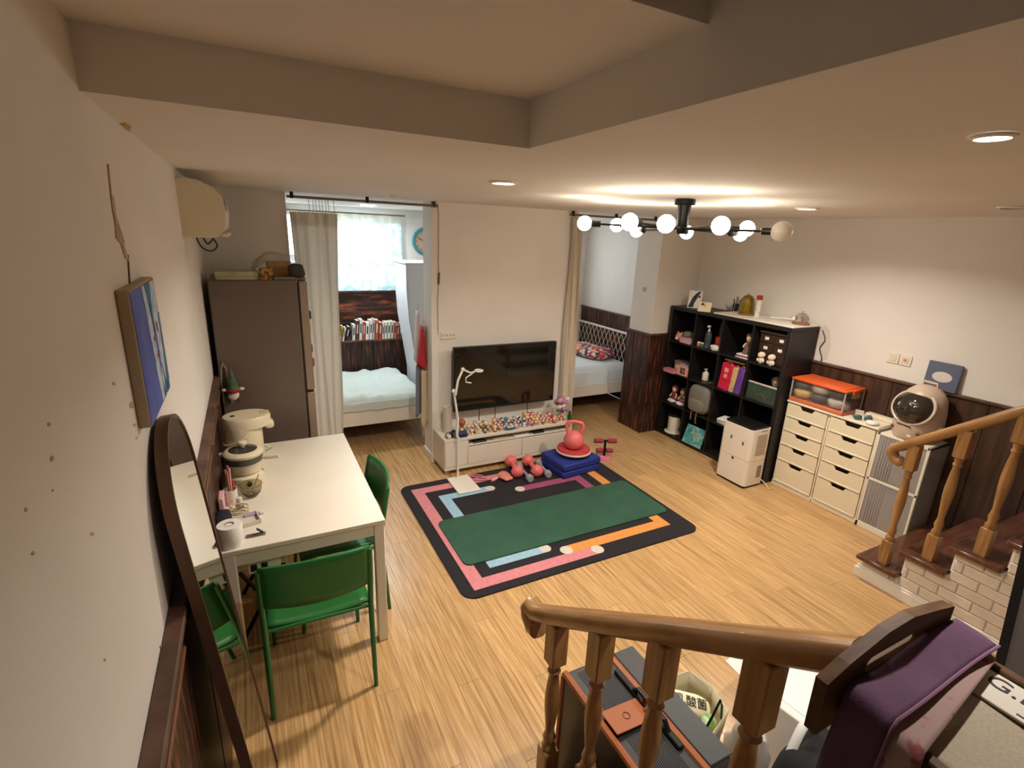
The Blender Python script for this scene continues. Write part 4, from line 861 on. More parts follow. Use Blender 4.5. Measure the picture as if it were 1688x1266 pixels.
# figurines on the cabinet
SK = mat('figure_skin', (232, 196, 168), 0.55)
def figure(loc, h, body, hair, label, kind=0, name='figurine', group='figurines on the television cabinet', rz=0.0):
    t = thing(name, label, 'figurine', loc, rz, group); r = h * 0.25
    if kind == 0:
        MB().lathe([(h * .20, 0), (h * .23, h * .03), (h * .16, h * .3), (h * .10, h * .5)], (0, 0, 0), 10).build('body', body, t)
        MB().ball((0, 0, h * .66), (r, r, r), 10, 8).build('head', SK, t)
        MB().ball((0, r * .25, h * .71), (r * 1.1, r * 1.02, r * 1.05), 10, 8, 1, 1, .15, 40).build('hair', hair, t)
        for s in (-1, 1): MB().ball((s * r * .42, -r * .93, h * .63), r * .14, 6, 4).build('eye', M_BLACK, t)
    elif kind == 1:      # animal toy with ears
        MB().ball((0, 0, h * .27), (h * .26, h * .24, h * .28), 10, 8).build('body', body, t)
        MB().ball((0, -h * .03, h * .68), (h * .27, h * .24, h * .24), 10, 8).build('head', body, t)
        for s in (-1, 1): MB().ball((s * h * .18, 0, h * .92), (h * .08, h * .05, h * .12), 8, 6).build('ear', hair, t)
    else:                # seated figure on a disc
        MB().lathe([(h * .34, 0), (h * .36, h * .05), (h * .34, h * .10)], (0, 0, 0), 14).build('stand', hair, t)
        MB().ball((0, 0, h * .28), (h * .24, h * .22, h * .20), 10, 8).build('body', body, t)
        MB().ball((0, -h * .03, h * .66), (r, r, r), 10, 8).build('head', SK, t)
        MB().ball((0, r * .2, h * .74), (r * 1.12, r * 1.05, r), 10, 8, 1, 1, .15, 40).build('hair', body, t)
    return t
pal = {'white': (232, 226, 220), 'pink': (214, 140, 150), 'brown': (128, 84, 58), 'blue': (88, 130, 160), 'cream': (226, 206, 166), 'black': (46, 42, 46), 'lilac': (176, 150, 184), 'green': (90, 116, 70), 'orange': (220, 142, 70), 'red': (178, 58, 56), 'grey': (128, 128, 136), 'gold': (206, 170, 90)}
zones = [(1.60, 1.86, ['cream', 'gold', 'brown', 'white', 'pink', 'green', 'grey']), (1.86, 2.02, ['white', 'brown', 'green', 'orange', 'cream']), (2.02, 2.32, ['blue', 'white', 'lilac', 'grey', 'blue', 'black']), (2.32, 2.74, ['pink', 'red', 'brown', 'gold', 'orange', 'cream', 'red', 'lilac', 'pink'])]
used = []
for x0, x1, cl in zones:
    n = int((x1 - x0) / 0.040)
    for row, (yy, hh) in enumerate(((4.03, .05), (4.075, .055), (4.125, .065), (4.175, .075))):
        for i in range(n):
            if row == 3 and random.random() < .45: continue
            x = x0 + (i + .5) * (x1 - x0) / n + random.uniform(-.003, .003)
            if x < 1.69 and row > 1: continue
            if x > 2.62 and row > 1: continue
            a, c = random.choice(cl), random.choice(cl); k = random.choice([0, 0, 0, 1, 2]); h = hh * random.uniform(.85, 1.2) * (1.15 if x0 > 2.3 else 1)
            lb = {0: 'tiny standing doll figurine in %s with %s hair on the tv cabinet', 1: 'tiny %s animal figurine with %s ears on the tv cabinet', 2: 'tiny seated %s figurine on a round %s stand on the tv cabinet'}[k] % (a, c)
            figure((x, yy + random.uniform(-.006, .006), cbh), h, plain(pal[a], .45), plain(pal[c], .45), lb, k, rz=random.uniform(-.6, .6))
nb = thing('gift_box', 'dark navy box beside the lamp arm on the tv cabinet', 'box', (1.60, 4.03, cbh))
MB().rbox((-0.045, -0.03, 0), (0.05, 0.03, 0.035), 0.002).build('body', mat('navy_box', (36, 42, 86), 0.5), nb); MB().rbox((-0.046, -0.031, 0.028), (0.051, 0.031, 0.045), 0.002).build('lid', mat('navy_lid', (60, 66, 110), 0.5), nb)
gl = thing('camera_toy', 'black camera with round lens at the left of the tv cabinet', 'camera', (1.535, 4.05, cbh))
MB().rbox((-0.04, -0.02, 0), (0.04, 0.02, 0.05), 0.006).build('body', M_BLACK, gl); MB().lathe([(0.02, -0.045), (0.02, -0.02)], (0.0, 0, 0.027), 16, 'y').build('lens', mat('grey_lens', (90, 90, 96), 0.2), gl); MB().rbox((-0.015, -0.015, 0.048), (0.015, 0.015, 0.064), 0.003).build('viewfinder', M_BLACK, gl)
wt = thing('wristwatch', 'grey wristwatch standing at the front corner of the tv cabinet', 'watch', (1.477, 4.035, cbh + 0.028))
MB().tube([(0.026 * math.cos(a), 0, 0.026 * math.sin(a)) for a in [2 * PI * i / 20 for i in range(20)]], 0.006, 6, True).build('strap', mat('watch_strap', (96, 90, 88), 0.5), wt); MB().lathe([(0.017, -0.034), (0.017, -0.026)], (0, 0, 0), 16, 'y').build('dial', M_WHITE, wt)
bl = thing('brown_ball_figure', 'round reddish brown ball figure behind the lamp on the tv cabinet', 'figurine', (1.66, 4.17, cbh))
MB().lathe([(0.025, 0), (0.02, 0.03), (0.012, 0.05)], (0, 0, 0), 14).build('stand', mat('stand_grey', (120, 110, 110), 0.5), bl); MB().ball((0, 0, 0.08), 0.036, 16, 12).build('ball', mat('copper_ball', (170, 84, 54), 0.35), bl)
bo = thing('toy_boat', 'blue and white toy boat with a figure among the figurines', 'toy boat', (2.10, 4.015, cbh))
MB().ball((0, 0, 0.016), (0.055, 0.02, 0.018), 16, 8, .8).build('hull', mat('boat_blue', (52, 100, 130), 0.4), bo); MB().ball((0, 0, 0.028), (0.042, 0.014, 0.008), 14, 6).build('deck', M_WHITE, bo); MB().ball((0, 0, 0.05), 0.016, 10, 8).build('sailor', SK, bo)
fb = thing('flower_bouquet', 'lilac plush flower bouquet at the right end of the tv cabinet', 'bouquet', (2.750, 4.140, cbh))
MB().lathe([(0.03, 0), (0.020, 0.06), (0.045, 0.12)], (0, 0, 0), 12).build('wrap', mat('lilac_wrap', (150, 118, 146), 0.8), fb)
for i in range(16):
    a, r_ = i * 2.4, 0.062 * (i / 16) ** .5; MB().ball((r_ * math.cos(a), r_ * math.sin(a), 0.15 + 0.05 * math.cos(i)), random.uniform(.02, .032), 8, 6, 1, 1, .3, 60).build('flower', plain(random.choice([(180, 130, 160), (160, 110, 140), (226, 214, 200), (200, 150, 170)]), .8), fb)
gbt = thing('green_bottle', 'small dark green glass bottle at the right end of the tv cabinet', 'bottle', (2.778, 4.03, cbh))
MB().lathe([(0.019, 0), (0.021, 0.003), (0.021, 0.055), (0.012, 0.07), (0.011, 0.078)], (0, 0, 0), 16).build('glass', mat('green_glass', (26, 84, 34), 0.12), gbt); MB().lathe([(0.014, 0.076), (0.014, 0.098)], (0, 0, 0), 14).build('cap', mat('green_cap', (30, 70, 30), 0.5), gbt)

# ------------------------------------------------------------------ rug, mats and exercise gear
def rrect(x0, y0, x1, y1, r, n=6):
    pts = []
    for cx, cy, a0 in ((x1 - r, y1 - r, 0), (x0 + r, y1 - r, PI / 2), (x0 + r, y0 + r, PI), (x1 - r, y0 + r, 1.5 * PI)):
        pts += [(cx + r * math.cos(a0 + PI / 2 * i / n), cy + r * math.sin(a0 + PI / 2 * i / n)) for i in range(n + 1)]
    return pts
rug = thing('rug', 'black rug with pink blue and orange angular bands', 'rug', (0, 0, 0))
RZ = 0.010
MB().prism(rrect(0.985, 2.375, 2.945, 3.925, 0.09), 0, RZ).build('pile', M_RUG, rug, 0)
def band(pts, w, c, nm='band', z=RZ + 0.0010):
    P_ = [Vector((p[0], p[1], 0)) for p in pts]; L, R_ = [], []
    for i, p in enumerate(P_):
        d0 = (p - P_[i - 1]).normalized() if i else (P_[1] - p).normalized(); d1 = (P_[i + 1] - p).normalized() if i < len(P_) - 1 else d0
        n0, n1 = Vector((-d0.y, d0.x, 0)), Vector((-d1.y, d1.x, 0)); b_ = (n0 + n1).normalized(); k = w / 2 / max(.3, b_.dot(n0)); L.append(p + b_ * k); R_.append(p - b_ * k)
    q = [(v.x, v.y) for v in L] + [(v.x, v.y) for v in reversed(R_)]
    MB().prism(q, RZ - 0.002, z).build(nm, mat('rug_%d_%d_%d' % c, c, 0.95, var=.08, scale=50), rug, 0)
def dot(x, y, r=0.045): MB().prism([(x + r * math.cos(a), y + r * math.sin(a)) for a in [2 * PI * i / 20 for i in range(20)]], RZ - 0.002, RZ + 0.0016).build('band_end', mat('rug_cream', (206, 196, 182), 0.95), rug, 0)
def g(px, py): v = atz(px, py, RZ); return (v.x, v.y)
PK, BL, OR, MG = (206, 128, 132), (150, 182, 200), (214, 142, 70), (150, 72, 104)
band([(1.95, 3.79), (1.115, 3.79), (1.115, 2.485), (2.04, 2.485)], 0.092, PK); dot(1.95, 3.79); dot(2.04, 2.485, .047)
band([(1.71, 3.607), (1.292, 3.607), (1.292, 2.645), (1.70, 2.645)], 0.085, BL); dot(1.71, 3.607, .043); dot(1.70, 2.645, .043)
band([(1.83, 2.567), (2.725, 2.567), (2.725, 3.78)], 0.090, OR, z=RZ + 0.0014); dot(1.83, 2.567, .047)
band([(1.945, 3.495), (2.54, 3.495), (2.54, 3.05)], 0.085, MG); dot(1.945, 3.495, .044)
ym = thing('yoga_mat', 'dark green yoga mat unrolled across the rug', 'mat', (0, 0, 0))
q = [atz(px, py, 0.02) for px, py in ((722, 862), (769, 932), (1096, 838), (1022, 792))]
ctr = sum(q, Vector()) / 4
y0m = [(v.x, v.y) for v in q]
MB().prism(rrect(1.105, 2.675, 2.900, 3.262, 0.05), RZ + 0.001, RZ + 0.012).build('mat_sheet', M_YOGA, ym, 0)
bk = thing('foam_block', 'royal blue folded exercise mat below the twisting disc', 'mat', (2.60, 3.70, 0.010), 0.10)
for z0, z1 in ((0, 0.066), (0.068, 0.135)): MB().rbox((-0.225, -0.185, z0), (0.225, 0.185, z1), 0.012).build('fold', M_BLUE, bk)
tw = thing('twist_disc', 'red and cream exercise twisting disc on castors', 'exercise disc', (2.625, 3.70, 0.145))
for a in range(5): 
    ca = a * 2 * PI / 5 + .3; c_ = MB().ball((0.11 * math.cos(ca), 0.11 * math.sin(ca), 0.016), 0.016, 10, 8).build('castor', M_CHROME, tw)
MB().lathe([(0.16, 0.032), (0.168, 0.036), (0.168, 0.046), (0.16, 0.05)], (0, 0, 0), 36).build('disc', mat('disc_cream', (220, 196, 176), 0.5), tw)
MB().lathe([(0.158, 0.05), (0.160, 0.055), (0.152, 0.07), (0.11, 0.074), (0.09, 0.066)], (0, 0, 0), 36).build('cushion', mat('disc_red', (190, 58, 64), 0.6), tw)
kt = thing('kettlebell', 'coral pink kettlebell standing on the twisting disc', 'kettlebell', (2.62, 3.70, 0.215), -0.65)
MB().lathe([(0.06, 0), (0.078, 0.012), (0.096, 0.05), (0.098, 0.085), (0.08, 0.13), (0.055, 0.155), (0.035, 0.165)], (0, 0, 0), 28).build('body', M_PINK, kt)
MB().tube([(-0.055, 0, 0.135), (-0.068, 0, 0.18), (-0.08, 0, 0.225), (-0.065, 0, 0.252), (0, 0, 0.262), (0.065, 0, 0.252), (0.08, 0, 0.225), (0.068, 0, 0.18), (0.055, 0, 0.135)], 0.017, 12).build('handle', M_PINK, kt)
def dumbbell(a, c, r, m, gm, label, grp, ball=True):
    a = Vector((a.x, a.y, RZ + r)); c = Vector((c.x, c.y, RZ + r)); d = c - a; L = d.length
    t = thing('dumbbell', label, 'dumbbell', (a + c) / 2, math.atan2(d.y, d.x), grp); e = L / 2
    for s in (-1, 1):
        if ball: 
            w = MB().ball((s * e, 0, 0), (r * .95, r, r), 14, 10).build('weight', m, t)
            for k in range(4): MB(RT(x=k * PI / 4)).tube([(s * e + r * .97 * math.cos(q_), r * 1.012 * math.sin(q_), 0) for q_ in [2 * PI * i / 16 for i in range(16)]], 0.0022, 5, True).build('segment_line', M_PINK, w)
        else: MB().lathe([(r * .85, s * e - 0.03), (r, s * e - 0.02), (r, s * e + 0.02), (r * .8, s * e + 0.03)], (0, 0, 0), 16, 'x').build('weight', m, t)
    MB().tube([(-e, 0, 0), (e, 0, 0)], r * .42, 10).build('grip', gm, t)
A = lambda px, py: atz(px, py, 0.05)
M_GRIP = mat('coral_grip', (214, 98, 100), 0.5)
dumbbell(A(842, 763), A(853, 780), 0.058, M_PINK, M_GRIP, 'coral pink round dumbbell beside the skipping rope', 'coral dumbbells')
dumbbell(A(870, 762), A(885, 779), 0.058, M_PINK, M_GRIP, 'coral pink round dumbbell between two grey dumbbells', 'coral dumbbells')
dumbbell(A(856, 768), A(873, 787), 0.034, M_GREY, M_GREY, 'grey dumbbell lying between the two coral dumbbells', 'grey dumbbells', False)
dumbbell(A(888, 762), A(903, 780), 0.034, M_GREY, M_GREY, 'grey dumbbell lying against the blue folded mat', 'grey dumbbells', False)
p = A(833, 782)
one(MB().ball((0, 0, 0.022), (0.06, 0.075, 0.024), 18, 8, .9, .8, .3, 22), 'resistance_band', mat('salmon_band', (214, 128, 112), 0.6), 'salmon resistance band bundled beside the dumbbells', 'exercise band', loc=(p.x, p.y, RZ))
p = A(797, 778)
jr = thing('skipping_rope', 'pink skipping rope looped in front of the cabinet', 'rope', (p.x, p.y, RZ))
MB().tube([(0.12 * math.sin(1.7 * s_) + 0.05 * s_ - 0.16, 0.06 * math.cos(2.6 * s_) - .012 * s_, 0.008 + 0.004 * math.sin(3 * s_) ** 2) for s_ in [0.13 * i for i in range(48)]], 0.0065, 8).build('cord', mat('pink_rope', (210, 130, 150), 0.5), jr)
MB().tube([(0.10, -0.10, 0.014), (0.02, -0.14, 0.014)], 0.013, 10).build('handle', mat('pink_handle', (226, 160, 160), 0.5), jr)
sp = atz(990, 760, 0.0)
su = thing('sit_up_bar', 'pink suction sit up bar with foam rollers beside the rug', 'exercise bar', (3.05, 3.76, 0.0), -0.40)
MB().lathe([(0.075, 0), (0.072, 0.014), (0.05, 0.024), (0.02, 0.03)], (0, 0, 0), 24).build('suction_cup', mat('pink_cup', (216, 120, 140), 0.35), su)
MB().tube([(0, 0, 0.02), (0, 0, 0.20)], 0.013, 10).build('post', M_BLACKM, su)
for z, w in ((0.19, .115), (0.085, .085)):
    MB().tube([(-w, 0, z), (w, 0, z)], 0.009, 8).build('bar', M_BLACKM, su)
    for s in (-1, 1): MB().lathe([(0.021, 0), (0.024, 0.005), (0.024, w * .75), (0.021, w * .75 + .005)], (s * w - (0 if s < 0 else w * .75 + .005), 0, z), 16, 'x').build('foam_roller', mat('maroon_foam', (150, 50, 66), 0.8), su)

# ------------------------------------------------------------------ black cube shelf and its contents
KX0, KX1, KY0, KY1, KH = 4.10, 4.475, 2.72, 4.165, 1.47
ks = thing('cube_shelf', 'black open cube shelf with sixteen compartments against the right wall', 'shelf', (0, 0, 0))
th, ti = 0.038, 0.016
MB().rbox((KX0, KY0, KH - th), (KX1, KY1, KH), 0.002).build('top_board', M_SHELF, ks); MB().rbox((KX0, KY0, 0), (KX1, KY1, th), 0.002).build('bottom_board', M_SHELF, ks)
for y in (KY0, KY1 - th): MB().rbox((KX0, y, th), (KX1, y + th, KH - th), 0.002).build('side_board', M_SHELF, ks)
MB().box((KX1 - 0.006, KY0 + th, th), (KX1, KY1 - th, KH - th)).build('back_board', M_SHELF, ks, 0)
cw = (KY1 - KY0 - 2 * th - 3 * ti) / 4; ch = (KH - 2 * th - 3 * ti) / 4
for k in range(3):
    y = KY0 + th + (k + 1) * cw + k * ti; MB().box((KX0 + 0.002, y, th), (KX1 - .006, y + ti, KH - th)).build('divider', M_SHELF, ks, 0)
for r_ in range(3):
    z = th + (r_ + 1) * ch + r_ * ti
    for k in range(4):
        y = KY0 + th + k * (cw + ti); MB().box((KX0 + 0.002, y, z), (KX1 - .006, y + cw, z + ti)).build('shelf_board', M_SHELF, ks, 0)
def cell(c, r_):   # column from the partition wall, row from the top -> (y of the cell's partition-side edge, floor z)
    return KY1 - th - c * (cw + ti), th + (3 - r_) * (ch + ti)
def K(c, r_, u, dx, dz=0.0):   # u metres from the cell's left edge, dx behind the front
    y, z = cell(c, r_); return (KX0 + dx, y - u, z + dz)
FZ = -PI / 2
# row 0
pg = thing('pink_plush', 'peach pink round plush toy in the top compartment by the wall', 'plush toy', K(0, 0, .08, .07), FZ)
MB().ball((0, 0, 0.045), (0.05, 0.045, 0.045), 14, 10).build('body', mat('peach_plush', (226, 150, 132), 0.9), pg)
for s in (-1, 1): MB().ball((s * 0.03, 0, 0.086), (0.013, 0.01, 0.016), 8, 6).build('ear', mat('peach_plush', (226, 150, 132), 0.9), pg)
MB().ball((0, -0.045, 0.03), (0.022, 0.012, 0.018), 10, 6).build('muzzle', M_WHITE, pg)
pb = thing('pink_box', 'pale pink lidded box in the top compartment by the wall', 'box', K(0, 0, .215, .06), FZ)
MB().rbox((-0.075, -0.05, 0), (0.075, 0.06, 0.05), 0.003).build('body', mat('pale_pink_box', (222, 170, 184), 0.5), pb); MB().rbox((-0.077, -0.052, 0.05), (0.077, 0.062, 0.066), 0.003).build('lid', mat('pink_box_lid', (206, 150, 168), 0.5), pb)
one(MB().ball((0, 0, 0.03), (0.07, 0.05, 0.032), 16, 8, .8, .8, .4, 25), 'scarf', mat('sage_cloth', (120, 122, 100), 0.9), 'crumpled sage green scarf on the pale pink box', 'scarf', loc=K(0, 0, .215, .075, .064))
def pump(loc, h, body, label, cap=M_WHITEP):
    t = thing('pump_bottle', label, 'bottle', loc, FZ)
    MB().lathe([(0.03, 0), (0.034, 0.004), (0.034, h * .6), (0.028, h * .68), (0.012, h * .74)], (0, 0, 0), 18).build('body', body, t)
    MB().lathe([(0.013, h * .73), (0.013, h * .8), (0.005, h * .82), (0.005, h * .92)], (0, 0, 0), 12).build('pump', cap, t); MB().rbox((-0.007, -0.03, h * .92), (0.007, 0.012, h), 0.003).build('nozzle', cap, t)
pump(K(0, 0, .46, .08), .235, mat('navy_bottle', (40, 46, 58), 0.3, rgb2=(80, 92, 96), scale=20), 'dark pump bottle with white nozzle in the top row of the shelf')
ob = thing('orange_box', 'orange red box in the top row beside the pump bottle', 'box', K(1, 0, .24, .150), FZ)
MB().rbox((-0.06, -0.04, 0.05), (0.06, 0.05, 0.13), 0.003).build('body', mat('orange_box', (206, 76, 34), 0.5), ob); MB().rbox((-0.065, -0.045, 0.0), (0.065, 0.055, 0.05), 0.003).build('base', mat('green_box', (60, 72, 56), 0.5), ob)
one(MB().ball((0, 0, 0.028), (0.045, 0.06, 0.032), 14, 8, .7, .7, .35, 30), 'paper_packet', M_PAPER, 'white crumpled paper packet in front of the orange box', 'packet', loc=K(1, 0, .265, .05))
for i, (u, c, lb) in enumerate(((.03, (196, 120, 106), 'small pink jar'), (.075, (92, 100, 72), 'small olive jar'))):
    t = thing('jar', lb + ' at the left of the second top compartment', 'jar', K(1, 0, u, .05))
    MB().lathe([(0.018, 0), (0.02, 0.003), (0.02, 0.035), (0.016, 0.04)], (0, 0, 0), 14).build('body', plain(c), t); MB().lathe([(0.017, 0.038), (0.017, 0.05)], (0, 0, 0), 14).build('lid', M_WHITEP, t)
pf = thing('picture_card', 'dark printed card standing at the back of the second top compartment', 'card', K(1, 0, .15, .26), FZ)
MB().rbox((-0.06, 0, 0), (0.06, 0.012, 0.25), 0.002).build('card', mat('dark_print', (46, 40, 36), 0.5, rgb2=(110, 96, 80), scale=26), pf); MB().box((-0.045, -0.001, 0.02), (0.045, 0.0005, 0.10)).build('print', plain((120, 108, 92)), pf, 0)
for i, (c, lb) in enumerate((((226, 220, 210), 'white magazine at the bottom of the stack under the seated doll'), ((150, 70, 66), 'red edged magazine in the stack under the seated doll'), ((232, 228, 220), 'white magazine on top of the stack under the seated doll'))):
    one(MB().rbox((-0.06, -0.08, 0), (0.06, 0.08, 0.012), 0.002), 'magazine', plain(c), lb, 'magazine', loc=K(2, 0, .245 + .004 * i, .09, .0135 * i), rz=.06 * i)
def doll(loc, h, dress, hair, label, rz=FZ):
    t = thing('doll', label, 'doll', loc, rz)
    MB().lathe([(h * .20, 0), (h * .22, h * .02), (h * .15, h * .25), (h * .09, h * .45), (h * .10, h * .5)], (0, 0, 0), 14).build('dress', dress, t)
    MB().ball((0, 0, h * .64), (h * .14, h * .13, h * .15), 12, 9).build('head', SK, t)
    MB().ball((0, h * .03, h * .68), (h * .165, h * .155, h * .17), 12, 9, 1, 1, .25, 30).build('hair', hair, t)
    for s in (-1, 1):
        MB().tube([(s * h * .10, 0, h * .46), (s * h * .19, -h * .03, h * .33), (s * h * .17, -h * .1, h * .25)], h * .035, 8).build('arm', SK, t)
        MB().ball((s * h * .05, -h * .125, h * .63), h * .018, 6, 5).build('eye', M_BLACK, t)
    return t
doll(K(2, 0, .245, .095, .041), .23, mat('beige_dress', (140, 110, 92), 0.9, rgb2=(90, 66, 54), scale=40), mat('brown_hair', (92, 62, 48), 0.9), 'brown haired doll seated on magazines in the top row of the shelf')
mch = thing('mini_drawer_chest', 'small dark wooden drawer chest with paper labels in the top right compartment', 'drawer chest', K(3, 0, .175, .17), FZ)
M_CHEST = mat('dark_chest', (44, 28, 20), 0.5, rgb2=(70, 44, 30), scale=20)
MB().rbox((-0.15, -0.10, 0), (0.15, 0.10, 0.285), 0.003).build('carcass', M_CHEST, mch)
for (x0, x1, z0, z1) in ((-.142, -.004, .195, .272), (.004, .142, .195, .272), (-.142, -.004, .108, .185), (.004, .142, .108, .185), (-.142, .142, .012, .098)):
    d = MB().rbox((x0, -0.108, z0), (x1, -0.098, z1), 0.002).build('drawer', mat('chest_front', (58, 36, 25), 0.45), mch)
    cx, cz = (x0 + x1) / 2, (z0 + z1) / 2
    MB().box((cx - .02, -0.1095, cz - .012), (cx + .02, -0.1075, cz + .014)).build('label_card', M_PAPER, d, 0); MB().tube([(cx - .018, -0.112, cz - .016), (cx + .018, -0.112, cz - .016)], 0.003, 6).build('pull', mat('brass', (176, 142, 76), 0.3, metal=.8), d)
MB().rbox((-0.155, -0.11, 0.283), (0.155, 0.10, 0.293), 0.002).build('top', mat('chest_top', (120, 98, 76), 0.5), mch)
for k, u in enumerate((.10, .205)):
    t = thing('fluffy_doll', 'white fluffy doll at the left before the drawer chest' if k == 0 else 'white fluffy doll at the right before the drawer chest', 'doll', K(3, 0, u, .035), FZ)
    MB().ball((0, 0, .03), (.028, .024, .032), 12, 8, 1, 1, .2, 60).build('body', mat('ivory_fur', (222, 206, 188), 0.95), t); MB().ball((0, -.004, .08), (.034, .03, .03), 12, 8, 1, 1, .2, 60).build('head', mat('ivory_fur', (222, 206, 188), 0.95), t)
    MB().ball((0, -.03, .076), (.017, .008, .015), 8, 6).build('face', SK, t)
    for s in (-1, 1): MB().ball((s * .026, -.01, .03), (.014, .012, .02), 8, 6).build('paw', mat('ivory_fur', (222, 206, 188), 0.95), t)
# row 1
hx = thing('hat_box', 'round striped pink hat box on the second shelf row', 'box', K(0, 1, .086, .150))
MB().lathe([(0.075, 0), (0.075, 0.09)], (0, 0, 0), 24).build('drum', mat('striped_pink', (228, 160, 140), 0.6, rgb2=(240, 214, 200), scale=30, stretch=(1, 1, .01), lo=.48, hi=.52), hx); MB().lathe([(0.08, 0.085), (0.08, 0.115), (0.074, 0.118)], (0, 0, 0), 24).build('lid', mat('hat_lid', (150, 116, 106), 0.6), hx)
fbx = thing('flat_box', 'flat pink box sticking out of the second shelf row', 'box', K(0, 1, .090, .0), FZ)
MB().rbox((-.085, -.04, 0), (.07, .04, .035), .003).build('body', mat('candy_pink', (222, 140, 156), .5), fbx); MB().rbox((-.087, -.042, .026), (.072, .042, .04), .003).build('lid', mat('candy_pink_lid', (206, 122, 142), .5), fbx)
pbx = thing('photo_box', 'pink box with dark photo label on the second shelf row', 'box', K(0, 1, .246, .066), FZ)
MB().rbox((-.08, -.06, 0), (.08, .06, .105), .003).build('body', mat('salmon_pink', (232, 164, 154), .5), pbx); MB().box((-.032, -.0615, .02), (.035, -.0595, .088)).build('photo_label', mat('photo_print', (46, 40, 36), .5, rgb2=(196, 176, 130), scale=50, lo=.5, hi=.6), pbx, 0); MB().rbox((-.07, -.05, .105), (.06, .05, .122), .003).build('lid', mat('silver_lid', (176, 166, 160), .4), pbx)
pump(K(1, 1, .12, .12), .125, M_WHITEP, 'small white pump bottle alone in the second shelf row')
one(MB().rbox((-.05, -.03, 0), (.05, .03, .02), .004), 'eyeglass_case', mat('taupe_case', (90, 80, 70), .5), 'dark flat case lying beside the white pump bottle', 'case', loc=K(1, 1, .24, .10), rz=.3)
def giftbag(c, r_, u, w, h, m, label, tilt, txt=None, col=None, depth_=.12, dx=.075):
    t = thing('gift_bag', label, 'gift bag', K(c, r_, u, dx), rot=(tilt, 0, FZ))
    t.rotation_euler = (0, 0, FZ)
    body = MB(RT(y=tilt)).rbox((-w / 2, -depth_ / 2, 0.0), (w / 2, depth_ / 2, h), .004).build('bag', m, t)
    if txt:
        for i, chh in enumerate(txt): text_part(chh, .055, plain((246, 214, 196)), t, RT(y=tilt) @ TR((0, -depth_ / 2 - .001, h * .74 - i * .062)) @ RT(x=PI / 2))
    MB(RT(y=tilt)).tube([(-w * .25, -depth_ * .3, h), (-w * .1, -depth_ * .3, h + .02), (w * .1, -depth_ * .3, h + .02), (w * .25, -depth_ * .3, h)], .0025, 6).build('handle', col or plain((226, 190, 120)), t)
    return t
giftbag(2, 1, .090, .13, .27, mat('scarlet_bag', (196, 22, 50), .35, rgb2=(214, 40, 84), scale=8), 'bright red gift bag with pale characters on the second shelf row', .10, '新年')
giftbag(2, 1, .186, .055, .25, mat('kraft_strip', (206, 176, 120), .6, rgb2=(150, 110, 70), scale=40, lo=.6, hi=.66), 'narrow tan printed box between the red and purple bags', .10)
giftbag(2, 1, .252, .07, .26, mat('violet_bag', (92, 50, 130), .4, rgb2=(120, 80, 160), scale=12), 'purple gift bag beside the tan box on the second shelf row', .10)
one(MB().rbox((-.11, -.06, 0), (.12, .06, .018), .003), 'cardboard_sleeve', mat('brown_card', (140, 110, 84), .7), 'brown cardboard sleeve lying on top of the gift bags', 'cardboard', loc=K(2, 1, .165, .09, .292), rz=FZ)
gb2 = thing('green_case', 'dark green boxed album with white edge standing on the second shelf row', 'album', K(3, 1, .165, .035), FZ)
MB(RT(x=-.08)).rbox((-.155, -.012, 0), (.155, .016, .155), .003).build('cover', mat('bottle_green', (42, 60, 48), .45, rgb2=(60, 78, 62), scale=12), gb2); MB(RT(x=-.08)).rbox((-.157, -.014, .155), (.157, .018, .166), .002).build('white_edge', mat('pale_edge', (206, 190, 176), .5), gb2)
MB(RT(x=-.08)).tube([(.05 * math.cos(a), -.013, .02 + .05 * math.sin(a)) for a in [PI * i / 14 for i in range(15)]], .004, 6).build('arch_print', mat('faded_red', (110, 70, 56), .5), gb2)
doll(K(3, 1, .215, .150), .285, mat('taupe_dress', (140, 124, 104), .9, rgb2=(86, 72, 58), scale=40), mat('ash_hair', (120, 104, 88), .9), 'pale taupe cloth doll behind the green album')
one(MB().ball((0, 0, .02), (.035, .03, .022), 12, 8), 'white_bowl', M_WHITE, 'small white upturned bowl behind the green album', 'bowl', loc=K(3, 1, .10, .14, .15) if False else K(3, 1, .10, .13))
# row 2
for k, (u, dx) in enumerate(((.10, .085), (.225, .085))):
    t = doll(K(0, 2, u, dx), .23, mat('maroon_dress', (110, 44, 48), .85) if k == 0 else mat('pinkwhite_dress', (176, 130, 134), .85, rgb2=(90, 40, 44), scale=40), mat('maroon_hair', (120, 60, 62), .9) if k == 0 else mat('plum_hair', (104, 66, 70), .9), 'maroon haired doll on the third shelf row' if k == 0 else 'pink and maroon doll at the right of the third shelf row')
    MB().ball((0, -.03, .02), (.055, .035, .024), 12, 8, 1, 1, .2, 40).build('white_skirt', mat('white_tulle', (226, 220, 214), .9), t)
bp_ = thing('backpack', 'grey backpack hanging out of the third shelf row', 'backpack', K(1, 2, .165, .055), FZ)
bp_.scale = (1, 1, .82)
M_PACK = mat('grey_pack', (124, 118, 110), .8, var=.06, scale=80)
MB().ball((0, 0, .20), (.14, .075, .19), 28, 18, .62, .55).build('body', M_PACK, bp_); MB().tube([(.118 * math.copysign(abs(math.cos(a)) ** .6, math.cos(a)), -.045, .20 + .165 * math.copysign(abs(math.sin(a)) ** .65, math.sin(a))) for a in [2 * PI * i / 32 for i in range(32)]], .004, 6, True).build('zip', mat('zip_dark', (70, 66, 62), .5), bp_)
MB().ball((0, -.06, .12), (.10, .03, .085), 20, 10, .6, .5).build('front_pocket', M_PACK, bp_); MB().tube([(-.025, .02, .38), (-.02, .02, .41), (.02, .02, .41), (.025, .02, .38)], .006, 6).build('carry_loop', mat('zip_dark', (70, 66, 62), .5), bp_)
